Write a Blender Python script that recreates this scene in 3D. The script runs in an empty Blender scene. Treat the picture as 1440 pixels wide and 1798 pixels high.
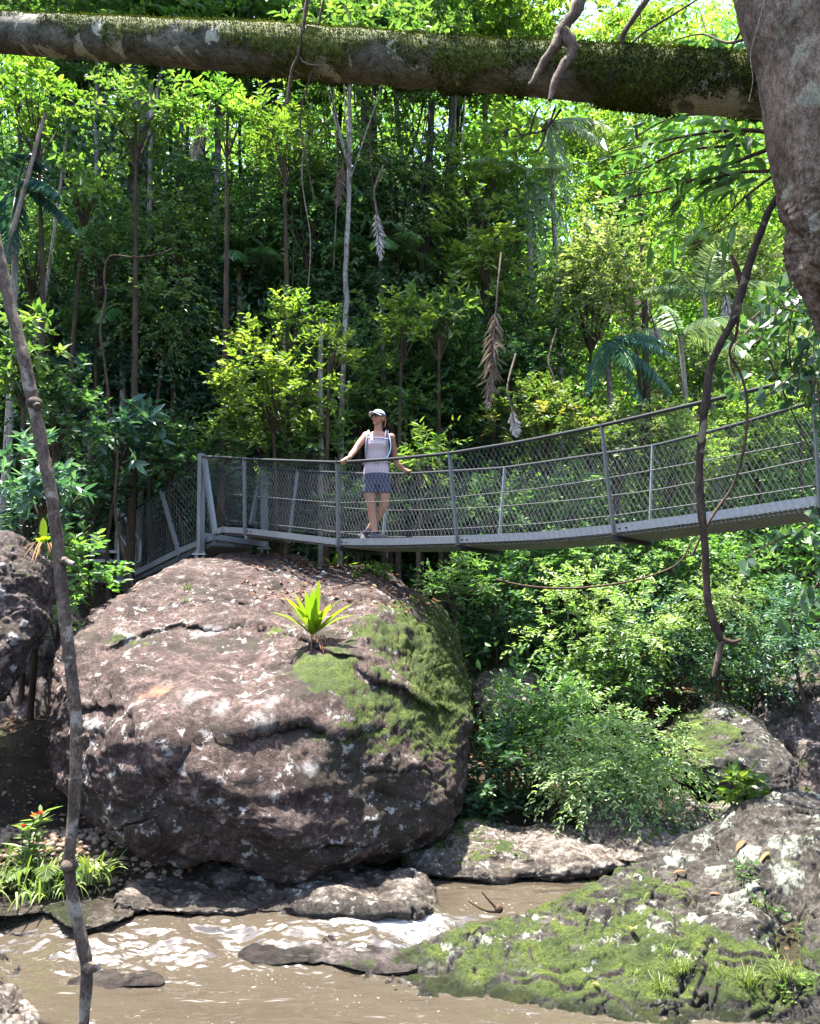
import bpy, bmesh, math, random
import numpy as np
from mathutils import Vector, Matrix

R = math.radians
sc = bpy.context.scene
COL = sc.collection

# ---------------------------------------------------------------- camera, sky, sun, exposure
CAM_H, PITCH, FPX = 2.25, R(8.0), 1442.0
cd = bpy.data.cameras.new('camera')
cam = bpy.data.objects.new('camera', cd)
COL.objects.link(cam)
cam.location = (0, 0, CAM_H)
cam.rotation_euler = (R(90) + PITCH, 0, 0)
cd.sensor_fit = 'HORIZONTAL'
cd.sensor_width = 36.0
cd.lens = 36.0 * FPX / 1440.0
cd.clip_start, cd.clip_end = 0.05, 500.0
sc.camera = cam

SUN = np.array([-0.17, 0.08, 0.97]); SUN /= np.linalg.norm(SUN)
SUN_EL = math.asin(SUN[2]); SUN_AZ = math.atan2(SUN[0], SUN[1])
w = bpy.data.worlds.new('World'); sc.world = w; w.use_nodes = True
nt = w.node_tree
for n in list(nt.nodes): nt.nodes.remove(n)
sky = nt.nodes.new('ShaderNodeTexSky'); sky.sky_type = 'NISHITA'; sky.sun_disc = False
sky.sun_elevation = SUN_EL; sky.sun_rotation = SUN_AZ
sky.air_density = 1.0; sky.dust_density = 2.0; sky.ozone_density = 1.0
bg = nt.nodes.new('ShaderNodeBackground'); bg.inputs['Strength'].default_value = 0.135
wo = nt.nodes.new('ShaderNodeOutputWorld')
nt.links.new(sky.outputs[0], bg.inputs[0]); nt.links.new(bg.outputs[0], wo.inputs[0])
sd = bpy.data.lights.new('sun', 'SUN'); sd.energy = 5.0; sd.angle = R(0.5); sd.color = (1.0, 0.95, 0.86)
so = bpy.data.objects.new('sun', sd); COL.objects.link(so)
so.rotation_euler = Vector(SUN).to_track_quat('Z', 'Y').to_euler()
so.location = (0, 0, 40)
vs = sc.view_settings
sc.display_settings.display_device = 'sRGB'
vs.view_transform = 'Standard'; vs.look = 'None'; vs.gamma = 1.0; vs.use_curve_mapping = False
vs.exposure = 2.6
cy = sc.cycles
cy.max_bounces = 7; cy.diffuse_bounces = 3; cy.glossy_bounces = 2; cy.transmission_bounces = 4
cy.transparent_max_bounces = 6; cy.caustics_reflective = False; cy.caustics_refractive = False
cy.sample_clamp_indirect = 6.0

# ---------------------------------------------------------------- geometry helpers
def U(x, y, Y):
    """photo direction (x, y) followed out to the distance Y metres"""
    a = (x - 720) / FPX; b = (899 - y) / FPX
    d = np.array([a, math.cos(PITCH) - b * math.sin(PITCH), math.sin(PITCH) + b * math.cos(PITCH)])
    return np.array([0, 0, CAM_H]) + d * (Y / d[1])

def nrm(v):
    v = np.asarray(v, float)
    return v / np.maximum(np.linalg.norm(v, axis=-1, keepdims=True), 1e-9)

_pr = np.random.RandomState(7)
_PERM = _pr.permutation(256).astype(np.int64); _PERM = np.concatenate([_PERM, _PERM, _PERM])
_GR = nrm(_pr.normal(size=(256, 3)))
def perlin(p):
    p = np.asarray(p, float)
    i = np.floor(p).astype(np.int64); f = p - i; i &= 255
    u = f * f * f * (f * (f * 6 - 15) + 10)
    def g(dx, dy, dz):
        h = _PERM[_PERM[_PERM[(i[:, 0] + dx) & 255] + ((i[:, 1] + dy) & 255)] + ((i[:, 2] + dz) & 255)]
        return ((f - np.array([dx, dy, dz])) * _GR[h]).sum(1)
    def L(a, b, t): return a + (b - a) * t
    x00 = L(g(0,0,0), g(1,0,0), u[:,0]); x10 = L(g(0,1,0), g(1,1,0), u[:,0])
    x01 = L(g(0,0,1), g(1,0,1), u[:,0]); x11 = L(g(0,1,1), g(1,1,1), u[:,0])
    return L(L(x00, x10, u[:,1]), L(x01, x11, u[:,1]), u[:,2]) * 1.6
def fbm(p, s=1.0, o=4, off=0.0, gain=0.5):
    r = 0; a = 1.0; p = np.asarray(p, float) * s + off
    for k in range(o):
        r = r + a * perlin(p); p = p * 2.03 + 11.3; a *= gain
    return r
def sstep(a, b, x):
    t = np.clip((x - a) / (b - a), 0, 1); return t * t * (3 - 2 * t)

class MB:
    """collects vertices and faces of ONE mesh"""
    def __init__(s): s.V = []; s.F = []; s.T = []; s.n = 0
    def add(s, v, f, t=0.5):
        v = np.asarray(v, float).reshape(-1, 3); f = np.asarray(f, np.int64)
        s.V.append(v); s.F.append(f + s.n); s.n += len(v)
        s.T.append(np.full(len(v), t, float) if np.isscalar(t) else np.asarray(t, float))
    def build(s, name, mat, parent=None, smooth=True, attrs=None, tint=False):
        V = np.concatenate(s.V); me = bpy.data.meshes.new(name)
        nl = sum(f.size for f in s.F); nf = sum(len(f) for f in s.F)
        me.vertices.add(len(V)); me.vertices.foreach_set('co', V.astype(np.float32).ravel())
        me.loops.add(nl); me.loops.foreach_set('vertex_index', np.concatenate([f.ravel() for f in s.F]).astype(np.int32))
        tot = np.concatenate([np.full(len(f), f.shape[1]) for f in s.F]).astype(np.int32)
        me.polygons.add(nf); me.polygons.foreach_set('loop_start', (np.cumsum(tot) - tot).astype(np.int32))
        me.update(calc_edges=True)
        me.polygons.foreach_set('use_smooth', np.full(nf, bool(smooth)))
        if tint:
            a = me.attributes.new('tint', 'FLOAT', 'POINT'); a.data.foreach_set('value', np.concatenate(s.T).astype(np.float32))
        for k, v in (attrs or {}).items():
            a = me.attributes.new(k, 'FLOAT', 'POINT'); a.data.foreach_set('value', np.asarray(v, np.float32))
        me.materials.append(mat)
        o = bpy.data.objects.new(name, me); COL.objects.link(o)
        if parent is not None: attach(o, parent)
        return o
    # ---- shapes
    def box(s, c, h, ax=None):
        c = np.asarray(c, float); ax = np.eye(3) if ax is None else np.asarray(ax)
        k = np.array([[x, y, z] for x in (-1, 1) for y in (-1, 1) for z in (-1, 1)]) * np.asarray(h)
        s.add(c + k @ ax, [[0,1,3,2],[4,6,7,5],[0,4,5,1],[2,3,7,6],[0,2,6,4],[1,5,7,3]])
    def bar(s, a, b, wd, ht, up=(0, 0, 1)):
        a = np.asarray(a, float); b = np.asarray(b, float); d = b - a; L = np.linalg.norm(d); d = d / L
        sd_ = nrm(np.cross(d, up)); u = np.cross(sd_, d)
        s.box((a + b) / 2, (L / 2, wd / 2, ht / 2), np.array([d, sd_, u]))
    def tube(s, pts, rad, n=8, cap=True, t=0.5, wob=0.0, ws=6.0, ell=None):
        P = np.asarray(pts, float); m = len(P); rad = np.full(m, rad, float) if np.isscalar(rad) else np.asarray(rad, float)
        T = nrm(np.gradient(P, axis=0)); ref = np.array([0, 1, 0]) if abs(T[0][1]) < .85 else np.array([1, 0, 0])
        N = np.zeros((m, 3)); v = nrm(np.cross(np.cross(T[0], ref), T[0]))
        for i in range(m):
            v = nrm(v - T[i] * np.dot(v, T[i])); N[i] = v
        B = np.cross(T, N); a = np.linspace(0, 2 * math.pi, n, endpoint=False)
        rr = rad[:, None] * np.ones((m, n))
        if wob:
            q = (P[:, None, :] + N[:, None, :] * np.cos(a)[None, :, None] * rad[:, None, None] + B[:, None, :] * np.sin(a)[None, :, None] * rad[:, None, None]).reshape(-1, 3)
            rr = rr * (1 + wob * fbm(q, ws, 3).reshape(m, n))
        e = (1, 1) if ell is None else ell
        V = P[:, None, :] + N[:, None, :] * (np.cos(a)[None, :] * rr * e[0])[..., None] + B[:, None, :] * (np.sin(a)[None, :] * rr * e[1])[..., None]
        i = np.arange(m - 1)[:, None] * n; j = np.arange(n)[None, :]; k = (np.arange(n) + 1) % n
        f = np.stack([i + j, i + k[None, :], i + n + k[None, :], i + n + j], -1).reshape(-1, 4)
        s.add(V.reshape(-1, 3), f, t)
        if cap:
            s.add(np.concatenate([V[0], P[:1]]), [[(x + 1) % n, x, n] for x in range(n)], t)
            s.add(np.concatenate([V[-1], P[-1:]]), [[x, (x + 1) % n, n] for x in range(n)], t)
    def ball(s, c, r, n=12, ax=None, t=.5):
        u = np.linspace(0, math.pi, n)[1:-1]; v = np.linspace(0, 2 * math.pi, 2 * n, endpoint=False)
        g = np.array([[math.sin(a) * math.cos(b), math.sin(a) * math.sin(b), math.cos(a)] for a in u for b in v] + [[0, 0, 1], [0, 0, -1]])
        g = g * np.asarray(r); g = g if ax is None else g @ np.asarray(ax)
        m = 2 * n; f = [[i * m + j, (i + 1) * m + j, (i + 1) * m + (j + 1) % m, i * m + (j + 1) % m] for i in range(len(u) - 1) for j in range(m)]
        s.add(g + np.asarray(c), f, t); k = len(g); off = s.n - k
        tr = [[j, (j + 1) % m, k - 2] for j in range(m)] + [[(len(u) - 1) * m + (j + 1) % m, (len(u) - 1) * m + j, k - 1] for j in range(m)]
        s.F.append(np.array(tr) + off)
    def rings(s, R_, cap=True, t=.5):
        """rings: list of (n,3) loops"""
        R_ = np.asarray(R_, float); m, n = R_.shape[:2]
        i = np.arange(m - 1)[:, None] * n; j = np.arange(n)[None, :]; k = ((np.arange(n) + 1) % n)[None, :]
        s.add(R_.reshape(-1, 3), np.stack([i + j, i + k, i + n + k, i + n + j], -1).reshape(-1, 4), t)
        if cap:
            for q, fl in ((R_[0], 1), (R_[-1], 0)):
                s.add(np.concatenate([q, q.mean(0)[None]]), [[(x + 1) % n, x, n] if fl else [x, (x + 1) % n, n] for x in range(n)], t)
    def leaves(s, P, D, N, L, W, tint, fold=.18, droop=.12):
        """folded pointed leaves: base P, axis D, face normal N"""
        D = nrm(D); S = nrm(np.cross(D, N)); N = np.cross(S, D); L = np.broadcast_to(np.asarray(L, float), (len(P),))[:, None]; W = np.broadcast_to(np.asarray(W, float), (len(P),))[:, None]
        dn = -N * droop * L
        v = np.stack([P, P + D * L * .30 + S * W * .5 + N * W * fold, P + D * L * .66 + S * W * .40 + N * W * fold * .8 + dn * .45, P + D * L + dn,
                      P + D * L * .66 - S * W * .40 + N * W * fold * .8 + dn * .45, P + D * L * .30 - S * W * .5 + N * W * fold], 1)
        m = len(P); b = np.arange(m)[:, None] * 6
        s.add(v.reshape(-1, 3), np.concatenate([b + np.array([0, 1, 2, 3]), b + np.array([0, 3, 4, 5])]), np.repeat(tint, 6))

def attach(o, parent):
    o.parent = parent
    o.matrix_parent_inverse = Matrix.Translation(parent.location).inverted()
def thing(name, label, cat, loc=(0, 0, 0), group=None):
    o = bpy.data.objects.new(name, None); o.empty_display_size = .2; COL.objects.link(o)
    o.location = [float(q) for q in loc]; o['label'] = label; o['category'] = cat
    if group: o['group'] = group
    return o
def tag(o, label, cat, group=None):
    o['label'] = label; o['category'] = cat
    if group: o['group'] = group
    return o
def kind(o, k): o['kind'] = k; return o
def spline(pts, n=40):
    """smooth curve through the points"""
    P = np.asarray(pts, float); m = len(P)
    if m == 2: return P[0] + (P[1] - P[0]) * np.linspace(0, 1, n)[:, None]
    Q = np.concatenate([[2 * P[0] - P[1]], P, [2 * P[-1] - P[-2]]]); out = []
    for u in np.linspace(0, m - 1 - 1e-6, n):
        i = int(u); t = u - i; a, b, c, d = Q[i:i + 4]
        out.append(.5 * (2 * b + (c - a) * t + (2 * a - 5 * b + 4 * c - d) * t * t + (3 * b - a - 3 * c + d) * t ** 3))
    return np.array(out)
def pxcurve(pts, Y, n=40):
    """pts (x, y[, Y])"""
    return spline([U(p[0], p[1], p[2] if len(p) > 2 else Y) for p in pts], n)

# ---------------------------------------------------------------- materials
class NT:
    def __init__(s, name):
        s.m = bpy.data.materials.new(name); s.m.use_nodes = True; s.t = s.m.node_tree
        for n in list(s.t.nodes): s.t.nodes.remove(n)
        s.out = s.n('ShaderNodeOutputMaterial')
    def n(s, ty, **kw):
        o = s.t.nodes.new(ty)
        for k, v in kw.items(): setattr(o, k, v)
        return o
    def l(s, a, b): s.t.links.new(a, b)
    def set(s, sock, v):
        if isinstance(v, bpy.types.NodeSocket): s.l(v, sock)
        else: sock.default_value = v
    def coord(s): return s.n('ShaderNodeTexCoord').outputs['Object']
    def noise(s, scale, detail=4, rough=.55, vec=None, dist=0.0):
        o = s.n('ShaderNodeTexNoise'); o.inputs['Scale'].default_value = scale; o.inputs['Detail'].default_value = detail
        o.inputs['Roughness'].default_value = rough; o.inputs['Distortion'].default_value = dist
        s.l(vec or s.coord(), o.inputs['Vector']); return o.outputs['Fac']
    def voro(s, scale, vec=None, feature='F1'):
        o = s.n('ShaderNodeTexVoronoi'); o.feature = feature; o.inputs['Scale'].default_value = scale
        s.l(vec or s.coord(), o.inputs['Vector']); return o.outputs['Distance']
    def mapv(s, scale):
        o = s.n('ShaderNodeMapping'); o.inputs['Scale'].default_value = scale; s.l(s.coord(), o.inputs['Vector']); return o.outputs[0]
    def ramp(s, fac, stops, interp='LINEAR'):
        o = s.n('ShaderNodeValToRGB'); e = o.color_ramp.elements; o.color_ramp.interpolation = interp
        while len(e) < len(stops): e.new(.5)
        for q, (p, c) in zip(e, stops): q.position = p; q.color = (*c, 1) if len(c) == 3 else c
        s.l(fac, o.inputs[0]); return o.outputs[0]
    def sm(s, x, a, b, lo=0., hi=1.):
        o = s.n('ShaderNodeMapRange'); o.interpolation_type = 'SMOOTHSTEP'
        o.inputs[1].default_value = a; o.inputs[2].default_value = b; o.inputs[3].default_value = lo; o.inputs[4].default_value = hi
        s.l(x, o.inputs[0]); return o.outputs[0]
    def math(s, op, a, b=0.0, clamp=False):
        o = s.n('ShaderNodeMath'); o.operation = op; o.use_clamp = clamp; s.set(o.inputs[0], a); s.set(o.inputs[1], b); return o.outputs[0]
    def mix(s, f, a, b, mode='MIX'):
        o = s.n('ShaderNodeMix'); o.data_type = 'RGBA'; o.blend_type = mode
        def c(v): return v if isinstance(v, bpy.types.NodeSocket) else (*v, 1) if len(v) == 3 else v
        s.set(o.inputs[0], f); s.set(o.inputs[6], c(a)); s.set(o.inputs[7], c(b)); return o.outputs[2]
    def attr(s, name):
        o = s.n('ShaderNodeAttribute'); o.attribute_name = name; return o.outputs['Fac']
    def bump(s, h, strength=.5, dist=.02, normal=None):
        o = s.n('ShaderNodeBump'); o.inputs['Strength'].default_value = strength; o.inputs['Distance'].default_value = dist
        s.l(h, o.inputs['Height'])
        if normal is not None: s.l(normal, o.inputs['Normal'])
        return o.outputs[0]
    def bsdf(s, color, rough=.6, spec=.5, metal=0.0, normal=None):
        o = s.n('ShaderNodeBsdfPrincipled'); s.set(o.inputs['Base Color'], color if isinstance(color, bpy.types.NodeSocket) else (*color, 1))
        s.set(o.inputs['Roughness'], rough); s.set(o.inputs['Specular IOR Level'], spec); s.set(o.inputs['Metallic'], metal)
        if normal is not None: s.l(normal, o.inputs['Normal'])
        return o.outputs[0]
    def done(s, sh): s.l(sh, s.out.inputs[0]); return s.m

def leaf_mat(name, dark, mid, light, rough=.38, trans=.35, spec=.5, tcol=None):
    dark, mid, light = [((c[0] * 1.12, c[1] * .97, c[2] * 1.4 + .003) if c[1] > 1.15 * c[0] else c) for c in (dark, mid, light)]
    t = NT(name); r = t.ramp(t.attr('tint'), [(0, dark), (.55, mid), (1, light)])
    oi = t.n('ShaderNodeObjectInfo').outputs['Random']
    hs = t.n('ShaderNodeHueSaturation'); t.l(t.sm(oi, 0, 1, .488, .512), hs.inputs['Hue']); t.l(t.sm(oi, 0, 1, .85, 1.15), hs.inputs['Value']); t.l(r, hs.inputs['Color'])
    c = hs.outputs[0]
    tr = t.n('ShaderNodeBsdfTranslucent'); t.l(t.mix(1.0, c, tcol or (1.35, 1.5, .55), 'MULTIPLY'), tr.inputs[0])
    mx = t.n('ShaderNodeMixShader'); mx.inputs[0].default_value = trans
    t.l(t.bsdf(c, rough * 1.25, spec), mx.inputs[1]); t.l(tr.outputs[0], mx.inputs[2])
    return t.done(mx.outputs[0])

M = {}
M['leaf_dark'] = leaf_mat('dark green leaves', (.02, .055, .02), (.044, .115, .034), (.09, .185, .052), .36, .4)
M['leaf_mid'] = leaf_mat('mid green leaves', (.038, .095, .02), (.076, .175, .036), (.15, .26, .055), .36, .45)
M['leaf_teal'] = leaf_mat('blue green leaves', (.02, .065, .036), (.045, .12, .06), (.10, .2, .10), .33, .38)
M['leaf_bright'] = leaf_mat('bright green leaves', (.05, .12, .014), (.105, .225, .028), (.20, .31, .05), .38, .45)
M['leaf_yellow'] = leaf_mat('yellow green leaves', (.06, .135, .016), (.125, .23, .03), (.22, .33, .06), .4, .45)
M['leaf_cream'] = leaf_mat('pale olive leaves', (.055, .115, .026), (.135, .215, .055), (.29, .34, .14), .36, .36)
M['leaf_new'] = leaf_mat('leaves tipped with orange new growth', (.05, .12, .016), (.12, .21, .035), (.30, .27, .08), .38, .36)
M['leaf_weep'] = leaf_mat('fresh light green leaves', (.075, .155, .035), (.14, .26, .065), (.25, .36, .13), .36, .42)
M['fern'] = leaf_mat('lime fern fronds', (.10, .20, .008), (.17, .30, .010), (.24, .36, .02), .32, .42)
M['grass'] = leaf_mat('grass blades', (.04, .09, .012), (.09, .17, .02), (.17, .24, .05), .45, .35)
M['palm'] = leaf_mat('palm leaflets', (.03, .09, .02), (.06, .15, .03), (.14, .24, .06), .3, .35)
M['palm_blue'] = leaf_mat('bluish palm leaflets', (.02, .08, .045), (.04, .12, .07), (.09, .2, .12), .28, .3)
M['palm_pale'] = leaf_mat('pale palm leaflets', (.10, .19, .07), (.17, .28, .12), (.30, .40, .22), .3, .4)  # pale leaflet colour of the lighter palms
M['dead_frond'] = leaf_mat('dry brown palm leaflets', (.11, .075, .055), (.2, .15, .12), (.33, .27, .23), .8, .15, .2, (1, 1, 1))
M['dead_pale'] = leaf_mat('dry silver grey palm leaflets', (.22, .2, .19), (.36, .33, .32), (.5, .47, .45), .7, .15, .2, (1, 1, 1))
M['dead_leaf'] = leaf_mat('dry fallen leaves', (.10, .05, .025), (.22, .12, .06), (.4, .26, .15), .75, .15, .2, (1, 1, 1))
M['moss_tuft'] = leaf_mat('moss tufts', (.016, .026, .004), (.04, .06, .006), (.10, .125, .013), .9, .25, .1, (1.3, 1.3, .5))
M['yellow_leaf'] = leaf_mat('yellowing fallen leaf', (.45, .36, .1), (.55, .45, .15), (.6, .55, .2), .5, .2, .4, (1, 1, 1))
M['petal'] = leaf_mat('orange red petals', (.6, .08, .02), (.75, .14, .04), (.8, .3, .06), .6, .3, .3, (1, 1, 1))

def bark(name, a, b, patch=None, scale=7, stretch=(1, 1, .22), moss=False, bumpd=.02, pamt=(.54, .62)):
    t = NT(name); v = t.mapv(stretch)
    c = t.mix(t.sm(t.noise(scale, 6, .65, v), .3, .7), a, b)
    c = t.mix(t.sm(t.noise(scale * 7, 3, .6, v), .35, .7), c, t.mix(1.0, c, (.45, .42, .4), 'MULTIPLY'))
    if patch: c = t.mix(t.math('MULTIPLY', t.sm(t.noise(scale * .5, 5, .6, dist=.6), *pamt), .85), c, patch)
    c = t.mix(t.sm(t.noise(scale * 22, 4, .7, v), .42, .6), t.mix(1.0, c, (.6, .57, .55), 'MULTIPLY'), c)
    c = t.mix(t.sm(t.noise(scale * 1.1, 7, .7), .60, .68), c, (.02, .016, .012))
    h = t.math('ADD', t.noise(scale * 3, 8, .75, v), t.math('MULTIPLY', t.noise(scale * 16, 4, .7, v), .5))
    if moss:
        mf = t.sm(t.math('ADD', t.attr('moss'), t.math('MULTIPLY', t.noise(22, 5, .65), .9)), .78, 1.0)
        mc = t.ramp(t.noise(40, 4, .7), [(.3, (.012, .018, .004)), (.5, (.05, .065, .009)), (.72, (.13, .14, .02))])
        c = t.mix(mf, c, mc)
    return t.done(t.bsdf(c, .85, .25, normal=t.bump(h, .8, bumpd)))
M['bark_dark'] = bark('dark forest bark', (.025, .02, .015), (.08, .065, .05))
M['bark_grey'] = bark('grey mottled bark', (.10, .09, .08), (.28, .26, .23), (.42, .40, .36))
M['bark_pale'] = bark('pale smooth bark', (.25, .22, .19), (.45, .42, .38), (.12, .1, .08))
M['bark_sapling'] = bark('speckled brown sapling bark', (.085, .062, .048), (.21, .165, .13), (.32, .285, .24), 18, (1, 1, .5), bumpd=.006)
M['bark_lean'] = bark('grey brown bark with lichen', (.15, .108, .078), (.37, .285, .215), (.33, .32, .24), 8, (1, 1, .5), bumpd=.035, pamt=(.57, .64))
M['bark_log'] = bark('pale patchy log bark', (.06, .06, .042), (.18, .178, .135), (.36, .375, .30), 5, (.45, 1, 1), moss=True, bumpd=.012, pamt=(.55, .57))
M['dead_wood'] = bark('weathered dead wood', (.09, .06, .045), (.24, .18, .14), None, 14, (1, 1, .3), bumpd=.01)
M['vine'] = bark('dark vine bark', (.05, .03, .02), (.14, .085, .06), None, 20, (1, 1, .4), bumpd=.004)
M['hang_bark'] = bark('dark hanging branch bark', (.035, .022, .016), (.09, .06, .045), (.2, .17, .12), 9, (1, 1, .3), bumpd=.008, pamt=(.6, .64))
M['vine_pale'] = bark('pale vine bark', (.2, .15, .12), (.4, .33, .28), None, 20, (1, 1, .4), bumpd=.004)
M['brown_stem'] = bark('brown twig bark', (.05, .035, .022), (.12, .085, .055), None, 16)  # brown bark shared by the shrub stems

def rock_mat(name, cols, lichen=(.5, .5, .46), lich=.62, lsc=7.0, mossc=((.007, .012, .002), (.028, .043, .006), (.082, .105, .012)), big=1.1, speck=.66, dark=(.015, .012, .008)):
    t = NT(name)
    c = t.ramp(t.math('ADD', t.math('MULTIPLY', t.noise(big, 4, .6, dist=.3), .6), t.math('MULTIPLY', t.noise(big * 5, 5, .65), .4)), [(.33, cols[0]), (.46, cols[1]), (.55, cols[2]), (.68, cols[3])])
    c = t.mix(t.sm(t.noise(5.5, 6, .65), .40, .60), t.mix(1.0, c, (.55, .52, .50), 'MULTIPLY'), c)
    c = t.mix(t.sm(t.noise(24, 6, .75), .40, .62), t.mix(1.0, c, (.42, .38, .36), 'MULTIPLY'), t.mix(1.0, c, (1.3, 1.28, 1.26), 'MULTIPLY'))
    st = t.math('MULTIPLY', t.sm(t.math('ADD', t.noise(2.6, 8, .72, t.mapv((1, 1, .8))), t.math('MULTIPLY', t.math('SUBTRACT', t.attr('stain_shade'), .5), .3)),   .55, .64), .85)
    c = t.mix(st, c, t.mix(t.noise(30, 4, .7), dark, tuple(q * 2.6 for q in dark)))
    lm = t.math('MULTIPLY', t.sm(t.noise(lsc, 7, .72), lich, lich + .035), t.sm(t.noise(1.3, 3, .5), .38, .56))
    lm = t.math('MAXIMUM', lm, t.math('MULTIPLY', t.sm(t.noise(40, 4, .62), speck, speck + .03), .75))
    lm = t.math('MAXIMUM', lm, t.math('MULTIPLY', t.attr('lichen'), t.sm(t.noise(30, 5, .7), .3, .55)))
    c = t.mix(lm, c, t.mix(t.noise(60, 4, .7), tuple(q * .7 for q in lichen), tuple(min(1, q * 1.25) for q in lichen)))
    c = t.mix(t.attr('rust'), c, (.36, .13, .075))
    c = t.mix(t.attr('crack'), c, (.02, .016, .013))
    mf = t.sm(t.math('ADD', t.attr('moss'), t.math('MULTIPLY', t.math('SUBTRACT', t.noise(7, 8, .78), .5), 2.0)), .42, .60)
    mc = t.ramp(t.math('ADD', t.math('MULTIPLY', t.noise(55, 4, .75), .55), t.math('MULTIPLY', t.noise(4, 5, .65), .45)), [(.36, mossc[0]), (.5, mossc[1]), (.64, mossc[2])])
    c = t.mix(mf, c, mc)
    wet = t.attr('wet'); c = t.mix(wet, c, t.mix(1.0, c, (.3, .28, .26), 'MULTIPLY'))
    h = t.math('ADD', t.noise(14, 9, .78), t.math('MULTIPLY', t.noise(60, 5, .75), .4))
    ro = t.math('SUBTRACT', .88, t.math('MULTIPLY', wet, .6))
    return t.done(t.bsdf(c, ro, .3, normal=t.bump(h, .85, .035)))
M['rock_mauve'] = rock_mat('mauve mottled rock', [(.022, .014, .012), (.061, .040, .035), (.112, .079, .072), (.047, .034, .027)], (.27, .26, .25), .57, 8, speck=.67, big=1.6)
M['rock_left'] = rock_mat('brown mauve rock', [(.02, .015, .0135), (.05, .037, .034), (.088, .067, .065), (.04, .032, .026)], (.27, .26, .26), .58)
M['rock_pale'] = rock_mat('pale streambed rock', [(.06, .048, .041), (.128, .11, .095), (.19, .168, .146), (.10, .086, .074)], (.5, .48, .43), .57, 9)
M['rock_mossy'] = rock_mat('mossy lichened rock', [(.017, .016, .0145), (.044, .041, .036), (.075, .068, .06), (.029, .027, .024)], (.22, .23, .19), .56, 6, big=2.2)
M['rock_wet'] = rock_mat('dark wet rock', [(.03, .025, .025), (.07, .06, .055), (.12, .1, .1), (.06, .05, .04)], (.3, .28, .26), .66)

def ground_mat():
    t = NT('forest floor with leaf litter')
    c = t.ramp(t.noise(3, 6, .65), [(.3, (.009, .007, .0045)), (.5, (.022, .016, .01)), (.7, (.05, .036, .024))])
    c = t.mix(t.sm(t.voro(14), .12, .3), (.10, .06, .036), c)
    c = t.mix(t.sm(t.noise(1.2, 4, .6), .55, .7), c, (.03, .05, .012))
    return t.done(t.bsdf(c, .95, .2, normal=t.bump(t.noise(18, 6, .7), .9, .05)))
M['ground'] = ground_mat()

def water_mat():
    t = NT('muddy stream water')
    c = t.mix(t.noise(.8, 4, .6, dist=.5), (.036, .029, .021), (.066, .053, .039))
    v = t.mapv((1, 1, .1)); vf = t.mapv((.55, 1.5, .1))
    fl = t.math('MULTIPLY', t.sm(t.noise(40, 2, .5, v), .70, .72), t.sm(t.noise(1.6, 4, .6, v), .46, .62))      # drifting bubbles
    fo = t.sm(t.math('ADD', t.attr('foam_light'), t.math('MULTIPLY', t.math('SUBTRACT', t.noise(13, 9, .8, vf, .7), .5), 2.0)), .50, .86)
    f = t.math('MAXIMUM', fo, fl)
    c = t.mix(f, c, t.mix(t.noise(30, 5, .75, vf), (.10, .09, .075), (.46, .45, .43)))
    n1 = t.bump(t.noise(2.6, 3, .5, t.mapv((.7, 1.8, 1)), .3), 1.0, .06); n2 = t.bump(t.noise(15, 3, .5, t.mapv((.8, 1.4, .1)), .2), .3, .012, n1)
    return t.done(t.bsdf(c, t.math('ADD', .03, t.math('MULTIPLY', f, .5)), 1.0, normal=n2))
M['water'] = water_mat()

def plain(name, col, rough=.6, spec=.4, metal=0.0, var=.18, sc_=30, bumpd=.0):
    t = NT(name); f = t.noise(sc_, 4, .6)
    c = t.mix(f, tuple(q * (1 - var) for q in col), tuple(min(1, q * (1 + var)) for q in col))
    return t.done(t.bsdf(c, rough, spec, metal, t.bump(f, .3, bumpd) if bumpd else None))
M['galv'] = plain('galvanised steel', (.22, .23, .24), .42, .5, .55, .25, 22)
M['galv_wire'] = plain('bright galvanised wire', (.2, .205, .21), .4, .5, .5, .1, 60)
M['side_wire'] = plain('dull grey side wire', (.06, .063, .066), .6, .4, .2, .3, 90)
M['cable'] = plain('dark weathered steel cable', (.022, .025, .028), .8, .25, .0, .3, 90)
M['bolt'] = plain('dark bolts', (.06, .055, .05), .5, .5, .6)
M['skin'] = plain('tanned skin', (.30, .145, .093), .5, .4, 0, .06, 12)
M['top_fabric'] = plain('pale pink white cotton', (.42, .34, .37), .85, .2, 0, .05, 40)
M['shorts_fabric'] = plain('slate blue grey cotton', (.042, .048, .082), .9, .2, 0, .2, 30)
M['hair'] = plain('auburn hair', (.22, .075, .035), .5, .5, 0, .4, 60)
M['cap_fabric'] = plain('light grey blue cap cotton', (.40, .46, .49), .85, .2, 0, .1, 40)
M['cap_dark'] = plain('dark grey cap panel', (.10, .12, .14), .85, .2, 0, .1, 40)
M['lens_dark'] = plain('dark sunglass lenses', (.02, .015, .02), .12, .6)
M['shoe'] = plain('grey walking shoe fabric', (.06, .058, .068), .85, .2, 0, .3, 60)
M['sole'] = plain('pale rubber sole', (.07, .068, .075), .8, .3)
M['sock'] = plain('purple sock knit', (.04, .03, .07), .95, .1)
M['strap_grey'] = plain('grey lilac strap webbing', (.33, .33, .42), .85, .2)
M['strap_dark'] = plain('dark pack fabric', (.03, .03, .05), .8, .3)
M['hose_blue'] = plain('pale blue drinking tube', (.4, .6, .75), .3, .5)
M['lips'] = plain('rose lips', (.42, .12, .10), .5, .4)
M['gravel'] = plain('brown bank stones', (.16, .115, .085), .85, .3, 0, .5, 9)
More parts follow.
